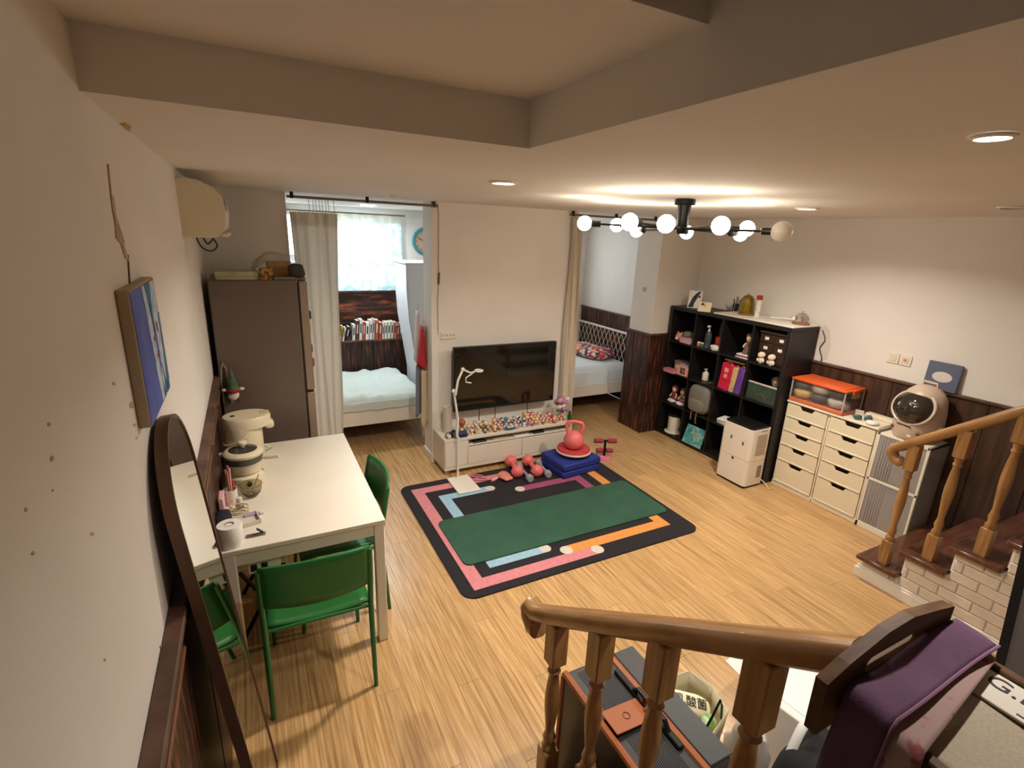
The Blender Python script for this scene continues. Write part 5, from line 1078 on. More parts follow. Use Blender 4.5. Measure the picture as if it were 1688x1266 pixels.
MB().tube([(.03, -.06, .045), (.03, -.078, .01), (.035, -.084, -.06), (.045, -.082, -.11)], .008, 6).tube([(-.04, -.06, .045), (-.04, -.078, .01), (-.03, -.084, -.08)], .008, 6).build('strap', mat('pack_strap', (104, 84, 62), .8), bp_)
for i, c in enumerate(((214, 206, 194), (232, 228, 220), (196, 190, 180), (236, 232, 226))):
    one(MB().rbox((-.075, -.11, 0), (.075, .11, .013), .002), 'notebook', plain(c), ['cream notebook at the bottom of the stack', 'white notebook second in the stack', 'grey notebook third in the stack', 'white notebook topping the stack'][i] + ' above the dehumidifier', 'notebook', 'stacked notebooks', K(2, 2, .20, .085, .0145 * i), .1 * i - .1)
jb = thing('glass_jar', 'dark glass jar with bright label in the lower right compartment', 'jar', K(3, 2, .19, .10))
MB().lathe([(.038, 0), (.042, .004), (.042, .09), (.03, .10)], (0, 0, 0), 18).build('glass', mat('brown_jar', (60, 40, 26), .2), jb); MB().lathe([(.034, .098), (.034, .12)], (0, 0, 0), 18).build('lid', M_BLACK, jb); MB().lathe([(.0428, .02), (.0428, .07)], (0, 0, 0), 18).build('label', mat('jar_label', (170, 140, 104), .5, rgb2=(90, 70, 60), scale=50), jb)
# row 3
kn = thing('trash_bin', 'white cylindrical bin with dark rim on a plate in the bottom row', 'bin', K(0, 3, .145, .10))
MB().lathe([(.085, 0), (.10, .004), (.10, .010), (.085, .014)], (0, 0, 0), 28).build('plate', M_WHITE, kn); MB().lathe([(.068, .01), (.07, .014), (.072, .20), (.066, .20), (.064, .02)], (0, 0, 0), 28).build('body', M_WHITE, kn); MB().lathe([(.073, .196), (.075, .20), (.074, .222), (.05, .232)], (0, 0, 0), 28).build('lid', M_BLACK, kn)
MB().tube([(0, -.07, .19), (0, -.11, .17), (0, -.115, .08), (0, -.075, .05)], .009, 8).build('handle', M_BLACK, kn)
tl = thing('picture_book', 'teal patterned picture book leaning in the bottom row', 'book', K(1, 3, .165, .0), FZ)
MB(RT(x=-.32)).rbox((-.125, -.012, .004), (.125, .012, .205), .003).build('cover', mat('teal_print', (70, 150, 152), .45, rgb2=(150, 190, 170), scale=26, lo=.5, hi=.6), tl)
MB(RT(x=-.32)).prism([(.05 + .05 * math.cos(a), .105 + .055 * math.sin(a)) for a in [2 * PI * i / 20 for i in range(20)]], -.0135, -.011, 'y').build('round_print', mat('flower_print', (176, 196, 160), .5, rgb2=(90, 140, 140), scale=60), tl)
MB(RT(x=-.32)).rbox((-.128, -.013, 0), (.128, .013, .012), .003).build('spine', mat('pale_teal', (140, 190, 190), .4), tl)
# on top
pn = one(MB().rbox((KX0 + .002, KY0 - .003, KH), (KX1 + .0, 3.58, KH + .012), .002), 'top_panel', M_WHITE, 'white panel laid on the right half of the black shelf', 'panel')
ZP = KH + .012
def card(px, py, z, w, h, m, label, blots, rz, lean=-.25):
    p = atz(px, py, z); t = thing('photo_card', label, 'card', (p.x, p.y, z), rz, rot=(0, 0, rz))
    MB(RT(x=lean)).rbox((-w / 2, -.004, 0), (w / 2, .004, h), .002).build('card', m, t)
    for pl in blots: MB(RT(x=lean)).prism([((u - .5) * w, v * h) for u, v in pl], -.0052, -.003, 'y').build('print', M_BLACK, t, 0)
    MB().tube([(0, .01, h * .7), (0, h * .45 + .01, 0.003)], .003, 5).build('prop', M_BLACKM, t)
card(1143, 508, KH, .135, .185, M_PAPER, 'black and white photo card standing at the back of the shelf top', [[(.06, .04), (.45, .04), (.5, .3), (.62, .5), (.78, .8), (.9, .95), (.72, .97), (.5, .82), (.3, .6)], [(.72, .62), (.86, .6), (.9, .72), (.78, .76)]], -1.0)
card(1160, 514, KH, .125, .105, mat('cream_card', (228, 214, 178), .7), 'cream card with small dark print standing before the photo card', [[(.15, .75), (.3, .9), (.42, .82), (.38, .68), (.28, .62)]], -1.0, -.5)
pp = atz(1207, 514, KH)
ph_ = thing('pen_holder', 'black holder with brushes and silver pens on the shelf top', 'pen holder', (pp.x + .05, pp.y, KH), FZ)
MB().lathe([(.035, 0), (.037, .003), (.037, .075), (.034, .075), (.033, .005)], (0, 0, 0), 18).build('cup', M_BLACK, ph_)
for i in range(8):
    a = i * .8; MB().tube([(.012 * math.cos(a), .012 * math.sin(a), .01), (.034 * math.cos(a), .034 * math.sin(a), .12 + .012 * (i % 4))], .004, 6).build('pen', [M_CHROME, M_BLACK, M_WHITEP, plain((150, 110, 80))][i % 4], ph_)
cf = thing('chrome_frame', 'small tilted silver frame before the pen holder', 'frame', (pp.x + .0, pp.y - .04, KH), FZ + .3)
MB(RT(x=-.3)).rbox((-.03, -.004, 0), (.03, .004, .10), .002).build('frame', M_CHROME, cf); MB(RT(x=-.3)).box((-.022, -.0055, .01), (.022, -.003, .09)).build('photo', M_BLACK, cf, 0)
wig = thing('silver_ornament', 'spiky silver ornament left of the pen holder', 'ornament', (pp.x - .0, pp.y + .05, KH))
MB().ball((0, 0, .012), (.02, .02, .012), 10, 6).build('foot', M_CHROME, wig)
for i in range(9): MB().tube([(0, 0, .015), (.04 * math.cos(i * 2.2), .04 * math.sin(i * 2.2), .03 + .009 * i)], [.004, .0015], 6).build('spike', M_CHROME, wig)
dp = atz(1229, 519, ZP)
dm = thing('glass_dome', 'amber glass dome over a small figure on a wooden base', 'dome', (dp.x, dp.y, ZP))
MB().lathe([(.068, 0), (.072, .004), (.072, .016), (.066, .02)], (0, 0, 0), 28).build('base', mat('dome_base', (140, 104, 56), .4), dm)
MB().lathe([(.064, .02), (.064, .12), (.058, .155), (.04, .182), (.015, .194), (.006, .196)], (0, 0, 0), 28).build('dome', M_AMBER, dm); MB().ball((0, 0, .202), .008, 8, 6).build('finial', M_AMBER, dm)
MB().lathe([(.02, .02), (.015, .08), (.022, .11), (.01, .13)], (0, 0, 0), 12).build('figure', mat('dome_figure', (210, 196, 140), .6), dm)
tp_ = atz(1246, 522, ZP)
tt = thing('cardboard_tube', 'white printed tube with red cap on the shelf top', 'tube', (tp_.x + .01, tp_.y, ZP))
MB().lathe([(.026, 0), (.026, .165)], (0, 0, 0), 18).build('body', mat('printed_tube', (226, 216, 206), .5, rgb2=(150, 130, 120), scale=50, lo=.58, hi=.66), tt); MB().lathe([(.0275, .16), (.0275, .20), (.025, .202)], (0, 0, 0), 18).build('cap', mat('red_cap', (168, 40, 36), .45), tt)
hm_ = Vector((4.36, 2.985, ZP))
hm = thing('toy_mallet', 'white and brown long handled toy mallet lying on the shelf top', 'mallet', (hm_.x + .03, hm_.y + .03, ZP), -1.35)
MB().tube([(-.12, 0, .010), (.10, 0, .020)], .010, 8).build('handle', M_WHITE, hm); MB().tube([(-.02, .025, .008), (.12, .02, .034)], .006, 8).build('stick', mat('mallet_brown', (140, 80, 54), .5), hm); MB().tube([(.11, -.02, .018), (.12, .05, .018)], .018, 12).build('head', mat('mallet_red', (150, 56, 50), .45), hm)
dg = thing('dog_figurine', 'small white spotted dog figurine beside the teapot', 'figurine', (hm_.x - .03, hm_.y - .135, ZP), FZ)
MB().ball((0, 0, .028), (.03, .045, .022), 12, 8).build('body', M_WHITE, dg); MB().ball((0, -.045, .045), .022, 10, 8).build('head', M_WHITE, dg)
for s in (-1, 1): MB().ball((s * .02, -.04, .05), (.007, .010, .016), 8, 6).build('ear', M_BLACK, dg); MB().tube([(s * .016, -.03, .02), (s * .016, -.03, 0)], .007, 6).tube([(s * .016, .03, .02), (s * .016, .03, 0)], .007, 6).build('legs', M_WHITE, dg)
po_ = atz(1315, 535, ZP)
pot = thing('teapot', 'clear glass teapot with pale lid on a round wooden coaster', 'teapot', (po_.x + .04, po_.y, ZP), .6)
MB().lathe([(.070, 0), (.072, .003), (.072, .014), (.068, .017)], (0, 0, 0), 28).build('coaster', mat('coaster_wood', (146, 100, 68), .5), pot)
MB().lathe([(.04, .018), (.055, .028), (.06, .055), (.048, .082), (.034, .088)], (0, 0, 0), 24).build('glass_body', mat('tea_glass', (214, 200, 190), .06, trans=.8, alpha=.6), pot); MB().lathe([(.036, .087), (.03, .097), (.01, .101), (.012, .115), (.004, .118)], (0, 0, 0), 20).build('lid', mat('tea_glass', (214, 200, 190), .06), pot)
MB().tube([(.05, 0, .045), (.085, 0, .06), (.105, 0, .085)], [.012, .009, .006], 10).build('spout', mat('tea_glass', (214, 200, 190), .06), pot); MB().tube([(-.045, 0, .08), (-.085, 0, .082), (-.095, 0, .055), (-.055, 0, .035)], .005, 8).build('handle', mat('tea_glass', (214, 200, 190), .06), pot)
one(MB().tube(sm([(XR - .012, 2.70, 1.44), (XR - .012, 2.66, 1.36), (XR - .012, 2.69, 1.28), (XR - .012, 2.655, 1.2), (XR - .012, 2.66, 1.14)]), .004, 6), 'hanging_cable', M_BLACK, 'black cable hanging behind the right end of the shelf', 'cable')
one(MB().box((0, 0, 0), (.004, .05, .05)), 'wall_sticker', plain((170, 164, 156)), 'small grey sticker on the white wall end above the red boards', 'sticker', loc=(3.881, 4.35, 1.60))

# ------------------------------------------------------------------ dehumidifier, drawer towers and what stands on them
dh = thing('dehumidifier', 'white dehumidifier with black top grille in front of the cube shelf', 'dehumidifier', (0, 0, 0))
X_, Y_ = (3.835, 4.085), (2.715, 3.045)
def tp_box(z0, z1, g0, r): return rrect(X_[0] + g0, Y_[0] + g0, X_[1] - g0, Y_[1] - g0, r, 4)
MB().prism(tp_box(0, 0, .006, .03), 0.0, .022).build('base', M_BLACK, dh, 30)
MB().prism(tp_box(0, 0, 0, .035), .022, .265).build('water_tank', mat('dehum_white', (232, 220, 204), .35), dh, 30)
MB().prism(tp_box(0, 0, 0, .035), .268, .565).build('casing', mat('dehum_white', (232, 220, 204), .35), dh, 30)
MB().prism(tp_box(0, 0, .010, .03), .565, .580).build('top_grille', M_BLACK, dh, 30)
for (y, z, h) in ((2.93, .42, .035), (2.80, .40, .035)): MB().rbox((X_[0] - .002, y - .01, z), (X_[0] + .003, y + .01, z + h), .002).build('badge', mat('gold_badge', (120, 96, 60), .4), dh)
MB().rbox((X_[0] - .002, 2.868, .236), (X_[0] + .003, 2.892, .258), .002).build('tank_catch', M_BLACK, dh)
for i in range(10): MB().rbox((X_[0] + .07, Y_[0] - .002, .32 + i * .02), (X_[1] - .05, Y_[0] + .002, .331 + i * .02), .001).build('side_vent', mat('vent_grey', (150, 138, 122), .5), dh)
MB().rbox((X_[0] + .11, Y_[0] - .002, .545), (X_[1] - .06, Y_[0] + .002, .556), .001).build('air_slot', mat('vent_grey', (150, 138, 122), .5), dh); MB().rbox((X_[0] + .14, Y_[0] - .002, .09), (X_[1] - .05, Y_[0] + .002, .21), .002).build('rating_plate', mat('plate_grey', (140, 128, 116), .5), dh)
MB().tube([(4.06, Y_[0] + .01, .06), (4.08, Y_[0] - .04, .03), (4.06, Y_[0] - .09, .006), (4.12, Y_[0] - .10, .006)], .004, 6).build('power_cord', M_WHITEP, dh)
M_DRW = mat('ivory_drawer', (228, 214, 184), .4); M_DRF = mat('ivory_frame', (232, 220, 194), .4)
def drawer_tower(y0, y1, x0, H, label, rows):
    t = thing('drawer_tower', label, 'drawers', (0, 0, 0)); x1 = XR - .03
    MB().rbox((x0 + .012, y0, 0), (x1, y0 + .014, H), .003).build('side_panel', M_DRF, t); MB().rbox((x0 + .012, y1 - .014, 0), (x1, y1, H), .003).build('side_panel', M_DRF, t)
    MB().rbox((x0 + .004, y0, 0), (x1, y1, .045), .004).build('plinth', M_DRF, t); MB().rbox((x0 - .004, y0 - .002, H - .018), (x1, y1 + .002, H), .004).build('top', M_DRF, t); MB().box((x1 - .006, y0, .04), (x1, y1, H)).build('back', M_DRF, t, 0)
    z = .047
    for h in rows:
        c = (y0 + y1) / 2; zt = z + h - .006; ya, yb = y0 + .015, y1 - .015; xb = min(x0 + .34, x1 - .01)
        d = MB().prism([(ya, z), (yb, z), (yb, zt), (c + .066, zt), (c + .046, zt - .032), (c - .046, zt - .032), (c - .066, zt), (ya, zt)], x0, x0 + .010, 'x').build('drawer', M_DRW, t, 0)
        MB().box((x0 + .010, ya, z), (xb, yb, z + .004)).box((x0 + .010, ya, z), (xb, ya + .004, zt - .04)).box((x0 + .010, yb - .004, z), (xb, yb, zt - .04)).box((xb - .004, ya, z), (xb, yb, zt - .04)).build('drawer_box', M_DRW, d, 0)
        MB().rbox((x0 - .006, y0 + .016, z), (x0 + .002, y1 - .016, z + .014), .003).build('lip', M_DRF, d)
        z += h
    return t
drawer_tower(2.318, 2.700, 4.195, 0.828, 'ivory plastic drawer tower below the orange lidded box', (.215, .150, .135, .132, .128))
drawer_tower(1.938, 2.314, 4.195, .828, 'ivory plastic drawer tower between the other tower and the grey cabinet', (.215, .150, .135, .132, .128))
MB().rbox((4.40, 1.94, .828), (4.468, 2.16, .862), .006).build('back_ledge', M_DRF, bpy.data.objects['drawer_tower.001'])
bx = thing('storage_box', 'clear plastic storage box with orange lid full of clothes', 'storage box', (0, 0, .828))
by0, by1, bx0, bx1 = 2.225, 2.695, 4.195, 4.462
M_OR = mat('orange_plastic', (214, 92, 40), .4); M_ORB = mat('orange_base', (206, 112, 74), .4)
MB().rbox((bx0, by0, 0), (bx1, by1, .035), .006).build('base', M_ORB, bx)
for a, c in (((bx0 + .004, by0 + .004), (bx0 + .007, by1 - .004)), ((bx1 - .007, by0 + .004), (bx1 - .004, by1 - .004)), ((bx0 + .004, by0 + .004), (bx1 - .004, by0 + .007)), ((bx0 + .004, by1 - .007), (bx1 - .004, by1 - .004))): MB().box((*a, .033), (*c, .195)).build('clear_wall', M_CLEARP, bx, 0)
for x in (bx0 + .006, bx1 - .006):
    for y in (by0 + .006, by1 - .006): MB().tube([(x, y, .03), (x, y, .20)], .006, 6).build('corner_post', mat('corner_plastic', (206, 196, 186), .2, alpha=.7), bx)
MB().rbox((bx0 - .006, by0 - .006, .192), (bx1 + .006, by1 + .006, .214), .006).rbox((bx0 + .02, by0 + .02, .21), (bx1 - .02, by1 - .02, .222), .004).build('lid', M_OR, bx)
MB().rbox((bx0 + .08, by0 - .016, .17), (bx0 + .16, by0 - .004, .212), .004).build('latch', M_OR, bx)
gcol = [((206, 196, 184), 'white'), ((70, 66, 72), 'dark grey'), ((58, 54, 60), 'charcoal'), ((130, 76, 70), 'dusty red'), ((222, 190, 130), 'tan'), ((96, 90, 92), 'grey')]
for i in range(12):
    c, cn = gcol[(i * 5 + i // 6) % 6]; u, v, l = i % 3, (i // 3) % 2, i // 6
    one(MB().ball((0, 0, .04), (.060, .074, .041), 16, 10, .75, .7, .18, 22), 'folded_garment', plain(c, .9), 'crumpled %s garment in the %s layer inside the orange lidded box' % (cn, ('bottom', 'top')[l]), 'clothes', 'clothes in the clear box', (bx0 + .069 + v * .128, by0 + .084 + u * .150, .864 + .078 * l))
tq = thing('glasses_case', 'teal grey sunglasses with folded cloth on the middle drawer tower', 'sunglasses', (4.275, 2.105, .828), -.9)
for s in (-1, 1): MB().ball((s * .035, -.01, .022), (.03, .012, .022), 12, 8, .8).build('lens', mat('teal_lens', (72, 96, 92), .25), tq); MB().tube([(s * .06, 0, .03), (s * .065, .06, .03), (s * .05, .11, .012)], .005, 6).build('temple', mat('teal_temple', (96, 116, 110), .4), tq)
one(MB().ball((0, 0, .012), (.055, .04, .014), 14, 6, .7, .7, .3, 30), 'cleaning_cloth', M_PAPER, 'pale folded cloth in front of the sunglasses', 'cloth', loc=(4.25, 2.015, .828))
one(MB(RT(x=.5)).box((-.03, 0, 0), (.03, .002, .06)), 'receipt', M_PAPER, 'small paper slip standing behind the sunglasses', 'paper', loc=(4.375, 2.185, .828), rz=-1.2)
gc = thing('grey_cabinet', 'white framed cabinet with two grey ribbed doors below the pet carrier', 'cabinet', (0, 0, 0))
cy0, cy1, cx0, cH = 1.585, 1.932, 4.195, .805
M_GREYP = mat('grey_panel', (150, 144, 140), .45)
MB().rbox((cx0 + .01, cy0, .0), (XR - .03, cy0 + .014, cH), .003).build('side_panel', mat('grey_side', (150, 144, 140), .6, bump=.2, bscale=90), gc); MB().rbox((cx0 + .01, cy1 - .014, 0), (XR - .03, cy1, cH), .003).build('side_panel', M_GREYP, gc)
for y in (cy0, cy1 - .018): MB().rbox((cx0 - .004, y, 0), (cx0 + .014, y + .018, cH), .003).build('frame_post', M_WHITEP, gc)
for z0, z1 in ((0, .05), (.41, .432), (cH - .02, cH)): MB().rbox((cx0 - .004, cy0, z0), (cx0 + .014 if z0 < .5 and z0 > 0 else XR - .03, cy1, z1), .003).build('frame_rail', M_WHITEP, gc)
for z0, z1 in ((.052, .408), (.434, cH - .022)):
    d = MB().rbox((cx0 + .001, cy0 + .019, z0), (cx0 + .012, cy1 - .019, z1), .002).build('door', M_GREYP, gc)
    for i in range(6): MB().rbox((cx0 - .003, cy1 - .05 - i * .018, z0 + .002), (cx0 + .003, cy1 - .042 - i * .018, z1 - .002), .002).build('rib', M_GREYP, d)
MB().box((XR - .036, cy0, .04), (XR - .03, cy1, cH)).build('back', M_GREYP, gc, 0)
pc = thing('pet_carrier', 'beige capsule pet carrier with domed smoky window', 'pet carrier', (4.325, 1.755, cH), FZ - .15)
pc.scale = (1, 1, .92)
M_PET = mat('petal_beige', (196, 172, 150), .4)
MB().lathe([(.10, 0), (.135, .008), (.150, .06), (.152, .16), (.148, .24), (.135, .33), (.11, .39), (.07, .43), (.02, .445)], (0, .0, 0), 36).build('shell', M_PET, pc)
Tw = TR((0, -.056, .255)) @ RT(x=-.30)
MB(Tw).ball((0, -.03, 0), (.140, .095, .136), 28, 18).build('dome_window', mat('smoky_window', (46, 38, 32), .05, coat=.6), pc)
MB(Tw).tube([(.139 * math.cos(a), -.045, .135 * math.sin(a)) for a in [2 * PI * i / 36 for i in range(36)]], .012, 8, True).build('window_ring', mat('ring_clear', (206, 186, 166), .25), pc)
for s in (-1, 1): MB().ball((s * .09, -.125, .08), (.015, .008, .015), 10, 6).build('vent_hole', mat('vent_brown', (96, 76, 60), .5), pc)
MB().tube([(-.05, -.152, .125), (.05, -.153, .125)], .004, 6).build('mouth_slot', M_BLACK, pc); MB().ball((.05, -.147, .045), (.02, .006, .014), 8, 6).build('sticker', plain((206, 186, 160)), pc)
MB().tube([(-.05, .02, .43), (-.045, .02, .465), (.045, .02, .465), (.05, .02, .43)], .010, 8).build('handle', M_PET, pc); MB().ball((.155, .0, .12), (.012, .03, .03), 10, 8).build('strap_lug', M_WHITEP, pc)
art = thing('canvas_print', 'small plain blue grey canvas standing on the wainscot ledge', 'canvas', (XR - .034, 1.745, WZ), FZ)
MB(RT(x=-.06)).rbox((-.105, -.012, 0), (.105, .006, .205), .003).build('canvas', mat('slate_blue', (92, 98, 118), .75), art); MB(RT(x=-.06)).prism([(.062 * math.cos(a), .10 + .038 * math.sin(a)) for a in [2 * PI * i / 22 for i in range(22)]], -.0132, -.011, 'y').build('pale_patch', mat('art_cream', (214, 204, 196), .7), art, 0)
sw = thing('light_switch', 'double light switch plate with a pink heart on the right wall', 'switch', (XR, 2.06, 1.325))
for s in (-1, 1): 
    MB().rbox((-.009, s * .044 - .042, -.042), (0, s * .044 + .042, .042), .003).build('plate', M_WHITEP, sw)
    MB().rbox((-.012, s * .044 - .024, -.026), (-.008, s * .044 + .024, .026), .002).build('rocker', mat('switch_cream', (222, 208, 188), .35), sw)
MB().prism([(-.044 + .0009 * 16 * math.sin(a) ** 3 * .9, .0009 * (13 * math.cos(a) - 5 * math.cos(2 * a) - 2 * math.cos(3 * a) - math.cos(4 * a))) for a in [2 * PI * i / 24 for i in range(24)]], -.0132, -.0118, 'x').build('heart_sticker', mat('heart_pink', (206, 130, 120), .5), sw, 0)

# ------------------------------------------------------------------ foreground: suitcase, bags, slotted rack
sc_ = thing('suitcase', 'graphite suitcase with tan leather trim standing behind the handrail', 'suitcase', (1.055, .965, 0), 0.0)
sx, sy, sh = .160, .255, .605
MB().rbox((-sx, -sy, .03), (sx, sy, sh), .018).build('shell', M_SUIT, sc_)
for i in range(16): MB().rbox((-.115 + i * .0075, -sy + .03, sh - .001), (-.111 + i * .0075, sy - .03, sh + .002), .001).build('groove_rib', M_SUIT, sc_)
for s in (-1, 1):
    MB().tube([(s * sx * .97 if s < 0 else .045, -sy + .01, sh - .002), (s * sx * .97 if s < 0 else .045, sy - .01, sh - .002)], .013 if s < 0 else .014, 8).build('leather_trim', M_LEATHER, sc_)
MB().tube([(-sx * .98, sy - .008, sh - .01), (-sx * .98, sy - .004, .05)], .012, 8).build('leather_edge', M_LEATHER, sc_)
MB().rbox((.06, -sy + .015, sh - .001), (sx - .004, sy - .015, sh + .006), .004).build('lid_panel', mat('suit_panel', (60, 60, 63), .4), sc_)
MB().rbox((.008, -.16, sh), (.032, .17, sh + .014), .004).build('handle_channel', M_BLACKM, sc_); MB().tube([(.02, -.10, sh + .01), (.02, -.08, sh + .035), (.02, .05, sh + .035), (.02, .07, sh + .01)], .009, 8).build('carry_handle', M_BLACK, sc_)
tgp = MB(TR((-.07, .0, sh + .012)) @ RT(y=.06)).rbox((-.075, -.045, 0), (.075, .045, .004), .002).build('luggage_tag', M_LEATHER, sc_)
MB().tube([(-.072 + .012 * math.cos(a), .0 + .012 * math.sin(a), sh + .0175) for a in [2 * PI * i / 16 for i in range(16)]], .0012, 5, True).build('tag_stamp', plain((110, 56, 28)), tgp)
MB().tube([(.0, -.01, sh + .014), (.025, -.03, sh + .05), (.05, -.01, sh + .045), (.045, .02, sh + .02), (.01, .02, sh + .014)], .008, 8).build('tag_strap', M_LEATHER, sc_)
for x in (-.12, .12):
    for y in (-.2, .2): MB().lathe([(.022, -.01), (.022, .01)], (x, y, .022), 14, 'x').build('wheel', M_BLACK, sc_)
MB().ball((.145, sy - .03, sh + .003), (.006, .006, .003), 8, 5).build('stud', M_CHROME, sc_)
# open paper bag
pbg = thing('paper_bag', 'open white paper carrier bag with black cord handles', 'paper bag', (1.375, 1.03, 0), .12)
pbg.scale = (1.12, 1.12, 1.0)
def bagwall(inner):
    s = .0 if not inner else .004
    rim = [(-.12, -.075, .405), (-.02, -.105, .395), (.10, -.085, .41), (.125, 0, .425), (.105, .085, .43), (-.02, .115, .43), (-.11, .09, .42), (-.13, .01, .41)]
    base = [(-.105, -.07, 0), (-.02, -.075, 0), (.09, -.07, 0), (.11, 0, 0), (.10, .075, 0), (-.02, .08, 0), (-.10, .075, 0), (-.112, 0, 0)]
    m_ = MB(); n = 8; vs = []
    for k in range(7):
        v = k / 6
        for a, c in zip(base, rim):
            p_ = Vector(a).lerp(Vector(c), v); p_.x += .008 * math.sin(9 * v + 20 * a[1]) * (1 if 0 < k < 6 else 0); vs.append(p_)
    return m_.add(vs, [(k * n + i, k * n + (i + 1) % n, (k + 1) * n + (i + 1) % n, (k + 1) * n + i) for k in range(6) for i in range(n)] + [tuple(reversed(range(n)))])
bagwall(False).build('bag', M_KRAFT, pbg, 25, solid=.003)
for y, s in ((.11, 1), (-.09, -1)): MB().tube([(-.05, y, .40), (-.03, y + .01 * s, .48), (0.0, y + .012 * s, .545), (.02, y + .01 * s, .50), (.05, y, .41)], .004, 6).build('cord_handle', M_BLACK, pbg)
one(MB().ball((0, 0, 0), (.085, .060, .135), 20, 14, .7, .7, .1, 14), 'snack_pouch', mat('yellow_pouch', (232, 206, 92), .35, rgb2=(240, 232, 190), scale=12), 'yellow snack pouch inside the paper bag', 'snack pack', loc=(1.375, 1.035, .235), rz=.12)
one(MB().ball((0, 0, 0), (.036, .030, .06), 16, 10, .7, .7, .15, 20), 'salad_pack', mat('green_pack', (110, 160, 66), .35, rgb2=(230, 240, 210), scale=26), 'green printed snack pack at the near side of the paper bag', 'snack pack', loc=(1.415, .968, .34))
one(MB().ball((0, 0, 0), (.036, .034, .06), 16, 10, .7, .7, .15, 20), 'green_pack', mat('green_pack2', (96, 150, 54), .35, rgb2=(180, 200, 120), scale=20), 'green pack at the far corner of the paper bag', 'snack pack', loc=(1.295, 1.095, .355))
brd = thing('bread_pack', 'cream bread packet with black characters lying in the paper bag', 'snack pack', (1.385, 1.04, .396), -.62, rot=(.35, .15, -.62))
MB().ball((0, 0, 0), (.088, .042, .026), 22, 12, .7, .6, .12, 18).build('wrapper', mat('cream_wrap', (236, 224, 186), .3, rgb2=(206, 160, 120), scale=14, lo=.6, hi=.7), brd)
text_part('乳酸菌', .042, M_BLACK, brd, TR((0, 0, .0275)) @ RT(z=0), ext=.001)
# plastic bag, black tote and white box further along the rail
one(MB().ball((0, 0, .20), (.045, .09, .20), 22, 14, .8, .8, .35, 12), 'plastic_bag', mat('white_film', (226, 222, 222), .3, alpha=.75), 'crumpled white plastic bag beside the paper bag', 'plastic bag', loc=(1.545, .875, 0))
wb = thing('white_carton', 'open white carton lit from above beyond the handrail', 'box', (1.90, .93, 0), .15)
MB().rbox((-.16, -.14, 0), (.16, .14, .36), .004).build('body', M_PAPER, wb); MB(TR((0, .14, .36)) @ RT(x=.25)).rbox((-.16, 0, -.002), (.16, .10, .002), .001).build('flap', M_PAPER, wb); MB().box((-.12, -.10, .36), (.12, .10, .363)).build('lining', mat('foil_white', (226, 236, 236), .3), wb, 0)
bt = thing('black_tote', 'black tote bag with white straps beyond the last baluster', 'bag', (1.60, .66, 0), .1)
MB().ball((0, 0, .24), (.16, .11, .25), 24, 16, .55, .55, .08, 8).build('body', mat('black_canvas', (26, 24, 26), .85), bt)
for y in (-.07, .06): MB().grid(lambda u, v, y=y: (-.10 + .2 * u, y + (v - .5) * .03, .40 + .16 * math.sin(PI * u) + .01 * math.sin(7 * u)), 20, 2).build('strap', mat('white_webbing', (232, 230, 226), .8), bt, 60, solid=.004)
MB().tube([(-.10, -.10, .44), (-.10, -.112, .2), (-.10, -.10, .04)], .012, 6).tube([(.06, -.10, .44), (.06, -.114, .2), (.06, -.10, .04)], .012, 6).build('strap_front', mat('white_webbing', (232, 230, 226), .8), bt)
one(MB().ball((0, 0, 0), (.09, .07, .05), 18, 10, .8, .8, .3, 16), 'stuffed_scarf', mat('peach_cloth', (214, 176, 150), .9), 'peach cloth spilling over the black tote', 'cloth', loc=(1.68, .55, .52))
# slotted wooden rack with canvas top
rk = thing('wooden_rack', 'wooden rack with slotted handle board and printed canvas top', 'rack', (0, 0, 0))
RTZ = 1.49; rx0, rx1, ry0, ry1 = .742, 1.052, -.16, .262
for x in (rx0, rx1 - .022): MB().rbox((x, ry0, RTZ - .024), (x + .022, ry1, RTZ), .004).build('side_bar', M_WALNUT, rk)
MB().rbox((rx0, ry0, RTZ - .024), (rx1, ry0 + .022, RTZ), .004).build('end_bar', M_WALNUT, rk); MB().rbox((rx0, ry1 - .016, RTZ - .024), (rx1, ry1, RTZ - .006), .004).build('end_bar', M_WALNUT, rk)
MB().grid(lambda u, v: (rx0 + .016 + u * (rx1 - rx0 - .032), ry0 + .02 + v * (ry1 - ry0 - .03), RTZ - .010 - .008 * math.sin(PI * u) * math.sin(PI * v)), 12, 14).build('canvas', M_CANVASF, rk, 60, solid=.003)
MB().rbox((rx1 - .104, -.08, RTZ - .0105), (rx1 - .024, .236, RTZ - .0055), .001).build('label_patch', mat('label_cloth', (196, 186, 172), .9), rk)
text_part('G.L', .044, mat('print_brown', (52, 40, 36), .8), rk, TR((rx1 - .050, .222, RTZ - .0052)) @ RT(z=-PI / 2), align='LEFT', ext=.0006)
MB().rbox((rx1 - .096, -.02, RTZ - .006), (rx1 - .092, .17, RTZ - .005), .0004).build('print_line', mat('print_brown', (52, 40, 36), .8), rk)
for x, zb in ((rx0, .0), (rx1 - .022, 0.0)):
    for y in (ry0 + .02, ry1 - .07):
        z0 = 0.0 if x > .9 else RISE * (int((FY0 - y - .011) / FRUN) + 1)
        MB().rbox((x, y, z0), (x + .022, y + .022, RTZ - .02), .003).build('leg', M_WALNUT, rk)
out = [(.690, 1.44), (.688, 1.535), (.735, 1.552), (.83, 1.574), (.90, 1.577), (.99, 1.560), (1.045, 1.548), (1.045, 1.515), (1.03, 1.49), (1.03, 1.44)]
slot = [(.80 + .014 * math.cos(a), 1.526 + .014 * math.sin(a)) for a in [PI / 2 + PI * i / 8 for i in range(9)]] + [(.945 + .014 * math.cos(a), 1.526 + .014 * math.sin(a)) for a in [-PI / 2 + PI * i / 8 for i in range(9)]]
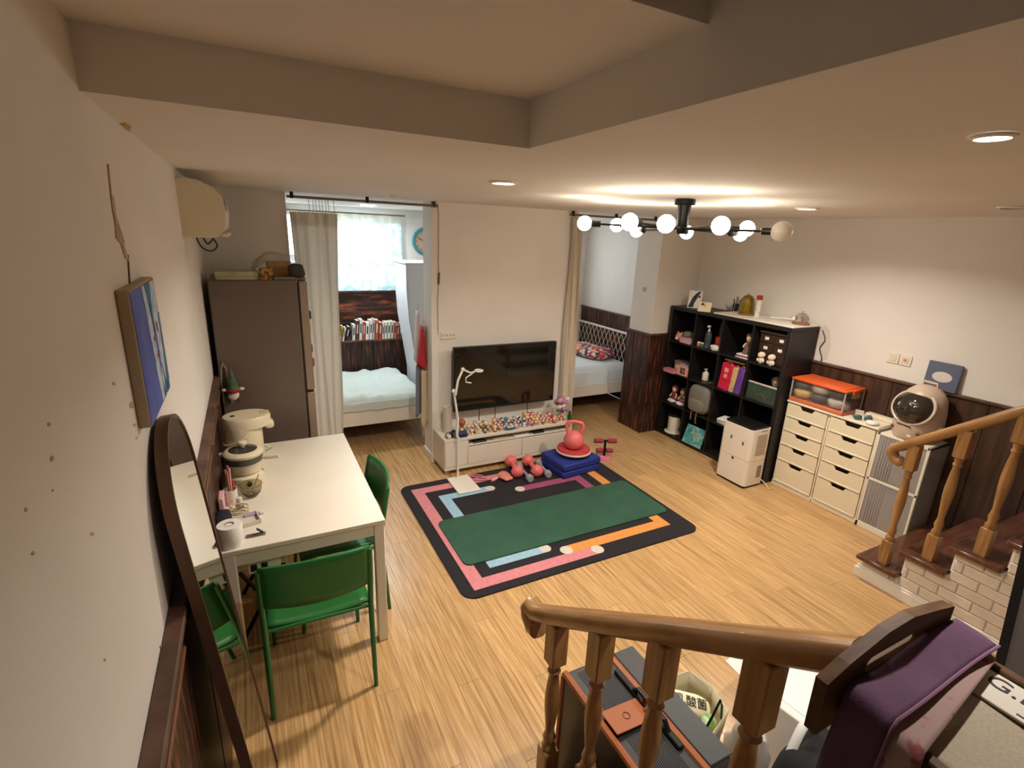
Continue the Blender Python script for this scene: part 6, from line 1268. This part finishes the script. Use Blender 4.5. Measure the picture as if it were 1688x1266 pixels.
def ringpoly(outer, inner, y0, y1):
    from mathutils.geometry import tessellate_polygon
    o3 = [Vector((x, z, 0)) for x, z in outer]; i3 = [Vector((x, z, 0)) for x, z in inner]
    tris = tessellate_polygon([o3, i3]); allp = outer + inner; n = len(allp); b_ = MB()
    vs = [(x, y0, z) for x, z in allp] + [(x, y1, z) for x, z in allp]
    fs = [tuple(t) for t in tris] + [tuple(i + n for i in reversed(t)) for t in tris]; no = len(outer); ni = len(inner)
    fs += [(i, (i + 1) % no, n + (i + 1) % no, n + i) for i in range(no)] + [(no + i, no + (i + 1) % ni, n + no + (i + 1) % ni, n + no + i) for i in range(ni)]
    return b_.add(vs, fs)
ringpoly(out, slot, .298, .316).build('handle_board', M_WALNUT, rk, 0)
MB().rbox((rx0, ry1 - .006, 1.455), (1.03, .30, 1.47), .003).build('board_bracket', M_WALNUT, rk)
ap_ = thing('purple_bag', 'purple velvet bag with pink printed lining draped along the slotted board', 'bag', (0, 0, 0))
def drape(u, v):
    k = max(0.0, (u - .745) / .255); x = 1.052 - .36 * min(u / .85, 1) - .04 * max(0, u - .85) / .15
    return (x, .294 - .060 * v - .02 * k + .003 * math.sin(7 * u), 1.5215 - .010 * v - .42 * k ** 1.7 + .003 * math.sin(9 * u + 2 * v))
MB().grid(drape, 34, 8).build('velvet', M_PURPLE, ap_, 60, solid=.005)
def lining(u, v):
    k = max(0.0, (u - .775) / .225); x = 1.036 - .33 * min(u / .85, 1) - .03 * max(0, u - .85) / .15
    return (x, .238 - (.012 + .045 * u) * v - .02 * k, 1.5045 - .003 * v - .40 * k ** 1.8)
MB().grid(lining, 30, 6).build('lining', mat('pink_print_lining', (150, 122, 116), .9, rgb2=(130, 62, 68), scale=24, lo=.55, hi=.62), ap_, 60, solid=.003)
MB().tube([Vector(drape(u / 30, 1)) + Vector((0, -.002, .003)) for u in range(31)], .0025, 6).build('piping', mat('purple_piping', (120, 80, 108), .7), ap_)
# tall dark board standing at the right edge
a_, c_ = atx(1690, 880, 1.95), atx(1640, 1088, 1.95)
db = thing('dark_board', 'tall dark grey board with black edge standing beyond the rack', 'board', (1.95, 0, 0))
MB().prism([(.19, 0.0), (.206, 0), (c_.y + .02 if False else .355, 1.02), (.345, 1.75), (.33, 1.75)], 0.0, .018, 'x') if False else None
e0, e1 = (c_.y, c_.z), (a_.y, a_.z)
sl_ = (e1[0] - e0[0]) / (e1[1] - e0[1]); yb_ = e0[0] - sl_ * e0[1]; zt_ = min(2.0, a_.z + .3)
MB().prism([(yb_, 0), (yb_ + sl_ * zt_, zt_), (yb_ + sl_ * zt_ - .5, zt_), (yb_ - .5, 0)], .004, .016, 'x').build('panel', mat('slate_board', (92, 84, 80), .7), db, 0)
MB().prism([(yb_, 0), (yb_ + sl_ * zt_, zt_), (yb_ + sl_ * zt_ - .022, zt_), (yb_ - .022, 0)], 0, .02, 'x').build('edge_strip', M_BLACK, db, 0)
print('dark board', e0, e1)
